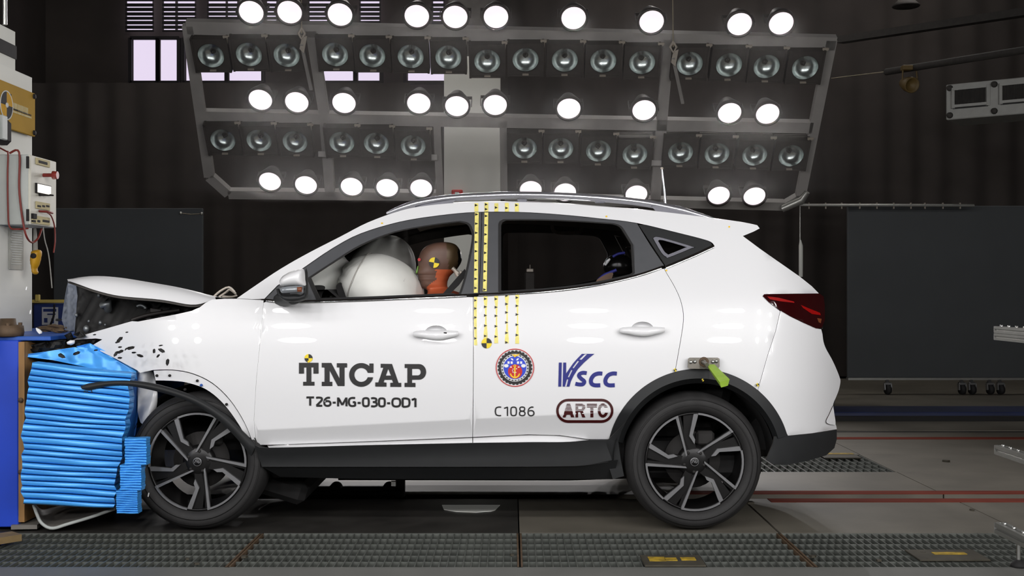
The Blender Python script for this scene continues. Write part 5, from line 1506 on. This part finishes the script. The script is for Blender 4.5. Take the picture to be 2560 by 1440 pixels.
# capsule logo with striped letters
def stadium(x0, x1, y0, y1):
    r = (y1 - y0) / 2; cy = (y0 + y1) / 2
    return arc(x1 - r, cy, r, r, -90, 90, 16) + arc(x0 + r, cy, r, r, 90, 270, 16)
mb = MB()
decal(mb, [m6(stadium(1168, 2150, 938, 1352)), m6(stadium(1210, 2108, 982, 1305))])
L4 = [[[(1352, 1025), (1408, 1025), (1478, 1256), (1425, 1256), (1410, 1212), (1345, 1212), (1330, 1258), (1280, 1258)]],
      [[(1500, 1025), (1610, 1025), (1655, 1042), (1670, 1080), (1660, 1118), (1625, 1145), (1668, 1258), (1615, 1258), (1580, 1165), (1545, 1165), (1545, 1258), (1500, 1258)], [(1545, 1066), (1600, 1066), (1622, 1085), (1600, 1122), (1545, 1122)]],
      [[(1695, 1025), (1868, 1025), (1868, 1085), (1806, 1085), (1806, 1256), (1755, 1256), (1755, 1085), (1695, 1085)]],
      [[(2052, 1085)] + arc(1970, 1140, 88, 122, -30, -330, 30) + [(2055, 1178), (2005, 1178)] + arc(1970, 1140, 42, 72, -322, -38, 24) + [(2000, 1085)]]]
bands = [(1039, 1049), (1061, 1074), (1086, 1099), (1111, 1123), (1135, 1147)]
def kp(c):
    y = (c[1] - 860) * 6.856
    return not any(a < y < b for a, b in bands)
ln_ = []
for a, b in bands:
    for y in (a, b): ln_.append(tuple(m6([(1260, y), (2080, y)])))
for lp in L4: decal(mb, [m6(l) for l in lp], 0, keep=kp, lines=ln_)
tag(mb.build('capsule_logo', 'ink_maroon', RD), 'dark red capsule logo with letters ARTC')
# round emblem: tyre, chain ring, blue and red field, anchor
mb = MB(); ec = (462, 405)
decal(mb, [m6(arc(*ec, 328, 326, 0, 360, 64)[:-1]), m6(arc(*ec, 315, 313, 0, 360, 64)[:-1])], 0, -.005, None)
gear = []
for k in range(28):
    for a, r in ((0, 281), (.12, 298), (.60, 298), (.72, 281)):
        q = 2 * math.pi * (k + a) / 28; gear.append((ec[0] + r * math.cos(q), ec[1] + r * math.sin(q)))
decal(mb, [m6(gear), m6(arc(*ec, 240, 240, 0, 360, 48)[:-1])], 1)
for k in range(26):
    a0 = 360 * k / 26; decal(mb, m6(arc(*ec, 229, 229, a0, a0 + 8, 3) + arc(*ec, 212, 212, a0 + 8, a0, 3)), 1, step=None)
decal(mb, m6(arc(*ec, 195, 195, 0, 360, 48)[:-1]), 2)
decal(mb, m6(arc(465, 472, 122, 122, 0, 360, 36)[:-1]), 0, off=-.0035)
for k in range(-2, 3):
    if k: decal(mb, m6([(460 + k * 54 - 18, 298), (460 + k * 54 + 18, 298), (460 + k * 54 + 18, 340), (460 + k * 54 - 18, 340)]), 4, -.0045, None)
for s_ in (-1, 1):
    decal(mb, m6([(460 + s_ * 20, 278), (460 + s_ * 50, 280), (460 + s_ * 74, 246), (460 + s_ * 42, 246)]), 4, -.0045, None)
    decal(mb, m6(arc(460 + s_ * 148, 373, 40, 30, 0, 360, 16)[:-1]), 4, -.0045, None)
    decal(mb, m6(arc(460 + s_ * 66, 396, 18, 10, 0, 360, 10)[:-1]), 4, -.0055, None)
decal(mb, m6([(400, 165), (440, 185), (460, 175), (482, 185), (545, 165), (510, 205), (480, 212), (460, 232), (442, 212)]), 3, -.0055, None)
decal(mb, m6([(446, 400), (474, 400), (472, 575), (448, 575)]), 3, -.0055, None)
decal(mb, [m6(arc(460, 375, 24, 24, 0, 360, 16)[:-1]), m6(arc(460, 375, 10, 10, 0, 360, 10)[:-1])], 3, -.0055, None)
decal(mb, m6(stroke([(385, 512), (405, 550), (440, 572), (460, 576), (482, 572), (518, 550), (540, 512)], 24)), 3, -.0055, None)
decal(mb, m6([(370, 520), (388, 498), (404, 530)]), 3, -.0055, None); decal(mb, m6([(518, 530), (538, 498), (552, 520)]), 3, -.0055, None)
for x, y in ((430, 430), (420, 455), (428, 480), (450, 492), (478, 488), (490, 425)): decal(mb, m6(arc(x, y, 9, 9, 0, 360, 8)[:-1]), 4, -.0065, None)
tag(mb.build('round_emblem', ['ink_red', 'ink_black', 'ink_royal', 'ink_yellow', 'ink_white'], RD), 'round emblem with black tyre ring, blue and red field and yellow anchor')

# yellow measuring tapes with black triangles
def tape(x, y0, y1, tris, parent, w=9.5, off=-.003, xb=None):
    xb = x if xb is None else xb; m = MB()
    decal(m, [(x - w / 2, y0), (x + w / 2, y0), (xb + w / 2, y1), (xb - w / 2, y1)], 0, off, 12)
    for ty in tris:
        tx = x + (xb - x) * (ty - y0) / (y1 - y0)
        decal(m, [(tx - w * .40, ty - 3.3), (tx + w * .38, ty), (tx - w * .40, ty + 3.3)], 1, off - .001, None)
    return m.build('measuring_tape', ['tape_yellow', 'mark_black'], parent)
tape(1189, 742, 863, (751, 771, 793.5, 820, 846), FD if False else RD, 8)
tape(1214, 740, 846, (747, 767, 788.5, 814, 840), RD)
tape(1240.5, 739, 858, (747.5, 768, 789.5, 815.5, 841.5), RD)
tape(1267, 737, 858, (739.5, 760, 781, 806, 832, 856), RD)
tape(1293, 735, 859, (744, 764.5, 786, 811.5, 837.5), RD)
bs = side_panel[0]
tape(1191, 508, 529, (513,), bs); tape(1216, 506, 529, (511, 523), bs); tape(1241, 508, 529, (519,), bs); tape(1267, 507, 529, (520,), bs); tape(1292, 508, 529, (513,), bs)
tape(1192, 531, 732, [536 + i * 23 for i in range(9)], front_doors[0], 10, .003, 1189.5)
tape(1216, 531, 728, [540 + i * 23 for i in range(9)], rear_doors[0], 9.5, .003, 1212)
for x, y in ((955, 558), (1516, 541), (1823, 567), (1666, 676)):
    decal(MB(), ell(x, y, 2.4, 2.2, 8), 0, -.003, None).build('marker_dot', 'ink_yellow', bs)
for x, y in ((1688, 925), (1894, 962)):
    ddisc((x, y), 4, 20, bs, 'marker_dot', -.012)
ddisc((1757, 950), 3.4, 20, ac[0], 'marker_dot', -.016)

# ------------------------------------------------------------------ deformable blue barrier
M('honeycomb_blue', rgb(76, 168, 250), .34, .15, var=.10, scale=9, stretch=(.5, 1, 4))
M('honeycomb_deep', rgb(40, 98, 176), .4, .2, var=.12)
M('sheet_grey', rgb(120, 116, 110), .5, .1, var=.06)
bar = thing('crash_barrier', (P(190, 1270, .3).x, .5, 0), 'bright blue crushed honeycomb crash barrier under the car nose', 'crash barrier')
random.seed(11)
edgeL = [(78, 906), (70, 960), (66, 1000), (60, 1060), (56, 1120), (53, 1180), (57, 1230), (62, 1262)]
edgeR = [(328, 934), (324, 975), (319, 1020), (313, 1065), (304, 1115), (297, 1170), (290, 1220), (284, 1272)]
NF = 23
Lp, Rp = resample(edgeL, NF + 1), resample(edgeR, NF + 1)
jl = [random.uniform(-4, 4) for _ in range(NF + 1)]; jr = [random.uniform(-3, 3) for _ in range(NF + 1)]; je = [random.uniform(-3.5, 3.5) for _ in range(NF + 1)]
for k in range(NF):
    rows = []; ph = random.uniform(0, 6); dip = random.uniform(.003, .010)
    for j in range(7):
        t_ = j / 6
        row = []
        for i in range(15):
            u = i / 14
            def pt2(K): return (Lp[K][0] + jl[K] + je[K] + (Rp[K][0] + jr[K] - Lp[K][0] - jl[K]) * u, Lp[K][1] + jl[K] * .4 + (Rp[K][1] - Lp[K][1] + 2.5 * math.sin(3.5 * u + K * .8)) * u)
            a_, b_ = pt2(k), pt2(k + 1)
            x, y = a_[0] + (b_[0] - a_[0]) * t_, a_[1] + (b_[1] - a_[1] - 1.0) * t_
            prof = math.sin(math.pi * t_) ** .35
            row.append(P(x, y, -.085 - dip * prof + .006 * math.sin(7 * u + ph) * t_ + (.03 if j in (0, 6) else 0)))
        rows.append(row)
    mb = MB().loft(rows, 0, True, False)
    bk = [[v + Vector((0, .07, 0)) for v in r] for r in (rows[0], rows[-1])]
    mb.loft([rows[0], bk[0]], 0, False, False); mb.loft([rows[-1], bk[1]], 0, False, False)
    mb.loft([[rows[0][-1], rows[3][-1], rows[-1][-1]], [bk[0][-1], (bk[0][-1] + bk[1][-1]) / 2, bk[1][-1]]], 0, False, False)
    mb.build('honeycomb_fold', 'honeycomb_blue', bar)
# core
a, b = P(80, 1262, .1), P(322, 910, .1)
core = [P(x, y, -.03) for x, y in ((80, 912), (322, 938), (282, 1266), (64, 1256))]
MB().loft([core, [v + Vector((0, .98, 0)) for v in core]], 0, False, True, True).build('honeycomb_core', 'honeycomb_deep', bar)
# top cover sheet folded over
v, t = tri2d([[(62, 886), (120, 878), (185, 868), (232, 872), (290, 900), (340, 928), (342, 948), (250, 925), (130, 900), (64, 892)]], 12)
sheet(MB(), v, t, lambda x, y: P(x, y, .09 + .0004 * (930 - y) + .01 * math.sin(x * .09)), lambda x, y: P(x, y, .30)).build('cover_sheet', 'honeycomb_blue', bar)
v, t = tri2d([[(190, 866), (225, 858), (345, 918), (345, 938), (300, 915), (240, 890)]], 10)
sheet(MB(), v, t, lambda x, y: P(x, y, .12 + .012 * math.sin(x * .13)), lambda x, y: P(x, y, .15)).build('cover_sheet', 'honeycomb_blue', bar)
v, t = tri2d([[(330, 935), (346, 940), (345, 1040), (338, 1090), (318, 1092), (322, 1010)]], 10)
sheet(MB(), v, t, lambda x, y: P(x, y, .16), lambda x, y: P(x, y, .80)).build('side_skin', 'honeycomb_deep', bar)
# stepped bumper element of thin layers
for (x0, x1, y0, y1, n) in ((312, 366, 1096, 1163, 10), (300, 353, 1163, 1227, 10), (291, 344, 1227, 1285, 11)):
    for k in range(n):
        ya, yb_ = y0 + (y1 - y0) * k / n, y0 + (y1 - y0) * (k + 1) / n - .5
        jx = random.uniform(-1, 1); rows = []
        for j in range(4):
            t_ = j / 3; y = ya + (yb_ - ya) * t_
            rows.append([P(x0 + jx + (x1 - x0) * i / 6, y + .6 * math.sin(i + k), -.14 - .010 * math.sin(math.pi * t_) + .003 * math.sin(i * 1.7 + k)) for i in range(7)])
        mb = MB().loft(rows, 0, True, False)
        bk = [[v + Vector((0, .06, 0)) for v in r] for r in (rows[0], rows[-1])]
        mb.loft([rows[0], bk[0]], 0, False, False); mb.loft([rows[-1], bk[1]], 0, False, False)
        mb.loft([[rows[0][-1], rows[-1][-1]], [bk[0][-1], bk[1][-1]]], 0, False, False); mb.loft([[rows[0][0], rows[-1][0]], [bk[0][0], bk[1][0]]], 0, False, False)
        mb.build('bumper_layer', 'honeycomb_blue', bar)
# grey plastic undertray sagging below the barrier
tr_ = thing('undertray', P(190, 1320, .2) * 1.0, 'grey curved plastic undertray sagging below the blue barrier', 'undertray')
lip = resample(cr([(84, 1262), (92, 1285), (104, 1308), (130, 1321), (170, 1310), (230, 1292), (275, 1276), (286, 1272)], 5), 30)
rows = []
for k in range(7):
    t_ = k / 6
    rows.append([P(x + (8 + .06 * (190 - x)) * t_, y + (1264 + .035 * (x - 84) - y) * math.sin(t_ * 1.5708), .02 + .55 * t_) for i, (x, y) in enumerate(lip)])
mb = MB().loft(rows, 0, True, False); mb.loft([[v + Vector((0, .002, .006)) for v in r] for r in rows], 0, True, False)
mb.build('tray_shell', 'sheet_grey', tr_)
MB().tube([r_ for r_ in rows[0]], .008, 8).build('tray_lip', 'box_grey', tr_)
# plate under the barrier, tow dolly under the car
tag(MB().bar(GP(60, 1318, .02), GP(100, 1293, .02), .12, .02).build('steel_plate', 'sheet_grey'), 'pale flat bar on the floor between barrier face and undertray', 'steel plate')
Yt = .95
td = thing('tow_dolly', (P(860, 1240, Yt).x, Yt, 0), 'black low tow dolly on the rail under the car sill', 'tow dolly')
a, b = P(735, 1246, Yt), P(1010, 1221, Yt)
MB().box(((a.x + b.x) / 2, Yt, (.03 + b.z) / 2), (b.x - a.x, .16, b.z - .03), bev=.01).build('dolly_body', 'slot_black', td)
for px in (839, 972):
    c = P(px, 1222, Yt); MB().lathe([(0, -.05), (.032, -.05), (.035, -.04), (.035, .04), (.032, .05), (0, .05)], c, (0, 1, 0), 20).build('roller', 'slot_black', td)
MB().bar(P(1001, 1200, Yt), P(1001, 1240, Yt), .05, .05, up=(0, 1, 0)).build('hook_post', 'slot_black', td)
MB().box(P(984, 1209, Yt - .06), (.03, .02, .03), bev=.003).build('latch', 'steel_bright', td)
MB().tube(cr([tuple(P(x, y, .5)) for x, y in ((658, 1178), (662, 1195), (678, 1212), (695, 1214), (712, 1206))], 4), .007, 8).build('lower_arm_loop', 'brake_iron', car)
MB().box((P(715, 1200, .6).x, .75, .17), (.32, .9, .12), Matrix.Rotation(.3, 3, 'Y'), bev=.03).build('front_subframe', 'inner_dark', car)

# ------------------------------------------------------------------ fragments thrown up by the impact
FR = [(297, 850, 9, .7), (293, 856, 5, .2), (299, 868, 4, 0), (326, 870, 9, .3), (299, 880, 8, .5), (289, 885, 7, 1.0), (298, 895, 5, 0), (314, 873, 4, .9), (333, 882, 5, 0), (350, 890, 8, -.4), (401, 864, 4, 0), (403, 877, 8, -.5), (394, 890, 5, .9), (384, 878, 6, 1.5), (418, 905, 8, 1.5), (235, 837, 3, 0), (316, 831, 3, 0), (238, 876, 4, 0),
      (153, 890, 10, -.5), (190, 884, 9, .4), (145, 800, 7, .1), (97, 828, 9, -.8)]
WH = {21}
names = ['just above the headlight break', 'under the uppermost fragment cluster', 'lone speck below the first cluster', 'largest oval piece over the wing', 'crooked piece left of the large oval', 'leftmost of the wing cluster', 'lowest of the wing cluster', 'thin sliver touching the large oval', 'flat sliver under the large oval',
         'slanted flake above the torn bumper corner', 'speck above the right fragment group', 'slanted flake in the right fragment group', 'hooked flake below the right group', 'thin upright sliver left of the right group', 'thin upright sliver above the wing flange', 'tiny speck near the wing top edge', 'tiny speck highest over the wing', 'speck beside the blue cover sheet',
         'dark shard over the blue cover sheet', 'dark shard under the broken headlight', 'dark shard above the barrier table', 'pale shard flying beside the white column']
for k, (x, y, s, a) in enumerate(FR):
    n = 6; Yk = -.06 - .12 * random.random() if k < 18 else .05
    pts = []
    for i in range(n):
        q = 2 * math.pi * i / n; r = s * random.uniform(.85, 1.35); ex, ey = r * math.cos(q), r * .42 * math.sin(q)
        pts.append((x + ex * math.cos(a) + ey * math.sin(a), y - ex * math.sin(a) + ey * math.cos(a)))
    fr = [P(px, py, Yk + random.uniform(-.006, .006)) for px, py in pts]; bk = [v + Vector((.002, .006, .001)) for v in fr]
    tag(MB().add(fr + bk, [list(range(n)), list(range(n, 2 * n))[::-1]] + [[i, (i + 1) % n, n + (i + 1) % n, n + i] for i in range(n)]).build('plastic_fragment', 'reflex_white' if k in WH else 'engine_dark'),
        ('pale' if k in WH else 'black') + ' flying plastic fragment, ' + names[k], 'fragment', 'fragments flying off the nose')
for k, (x, y, s) in enumerate(((371, 1237, .012), (66, 721, .010), (76, 780, .012))):
    q = P(x, y, .02)
    tag(MB().box(q, (s * .5, s * .3, s * 1.6), Matrix.Rotation(.2, 3, 'Y'), bev=.001).build('plastic_fragment', 'reflex_white'), ['small white chip in front of the front tyre', 'small white chip before the column, above the table', 'small white chip at the foot of the white column'][k], 'fragment', 'fragments flying off the nose')

# ------------------------------------------------------------------ added scatter volume imitating lens glare round the rig lamps
hz = bpy.data.materials.new('thin_haze'); hz.use_nodes = True
nt = hz.node_tree; nt.nodes.remove(nt.nodes['Principled BSDF'])
vs_ = nt.nodes.new('ShaderNodeVolumeScatter')
vs_.inputs['Color'].default_value = (.95, .92, .90, 1); vs_.inputs['Density'].default_value = .013; vs_.inputs['Anisotropy'].default_value = .7
nt.links.new(vs_.outputs[0], nt.nodes['Material Output'].inputs['Volume'])
MATS['thin_haze'] = hz
hzo = MB().box((0, 5.25, 3.0), (6.6, 1.9, 2.0)).build('haze', 'thin_haze')
tag(hzo, 'thin smoky haze glowing in front of the lit lamp rig', 'haze', None, 'stuff')
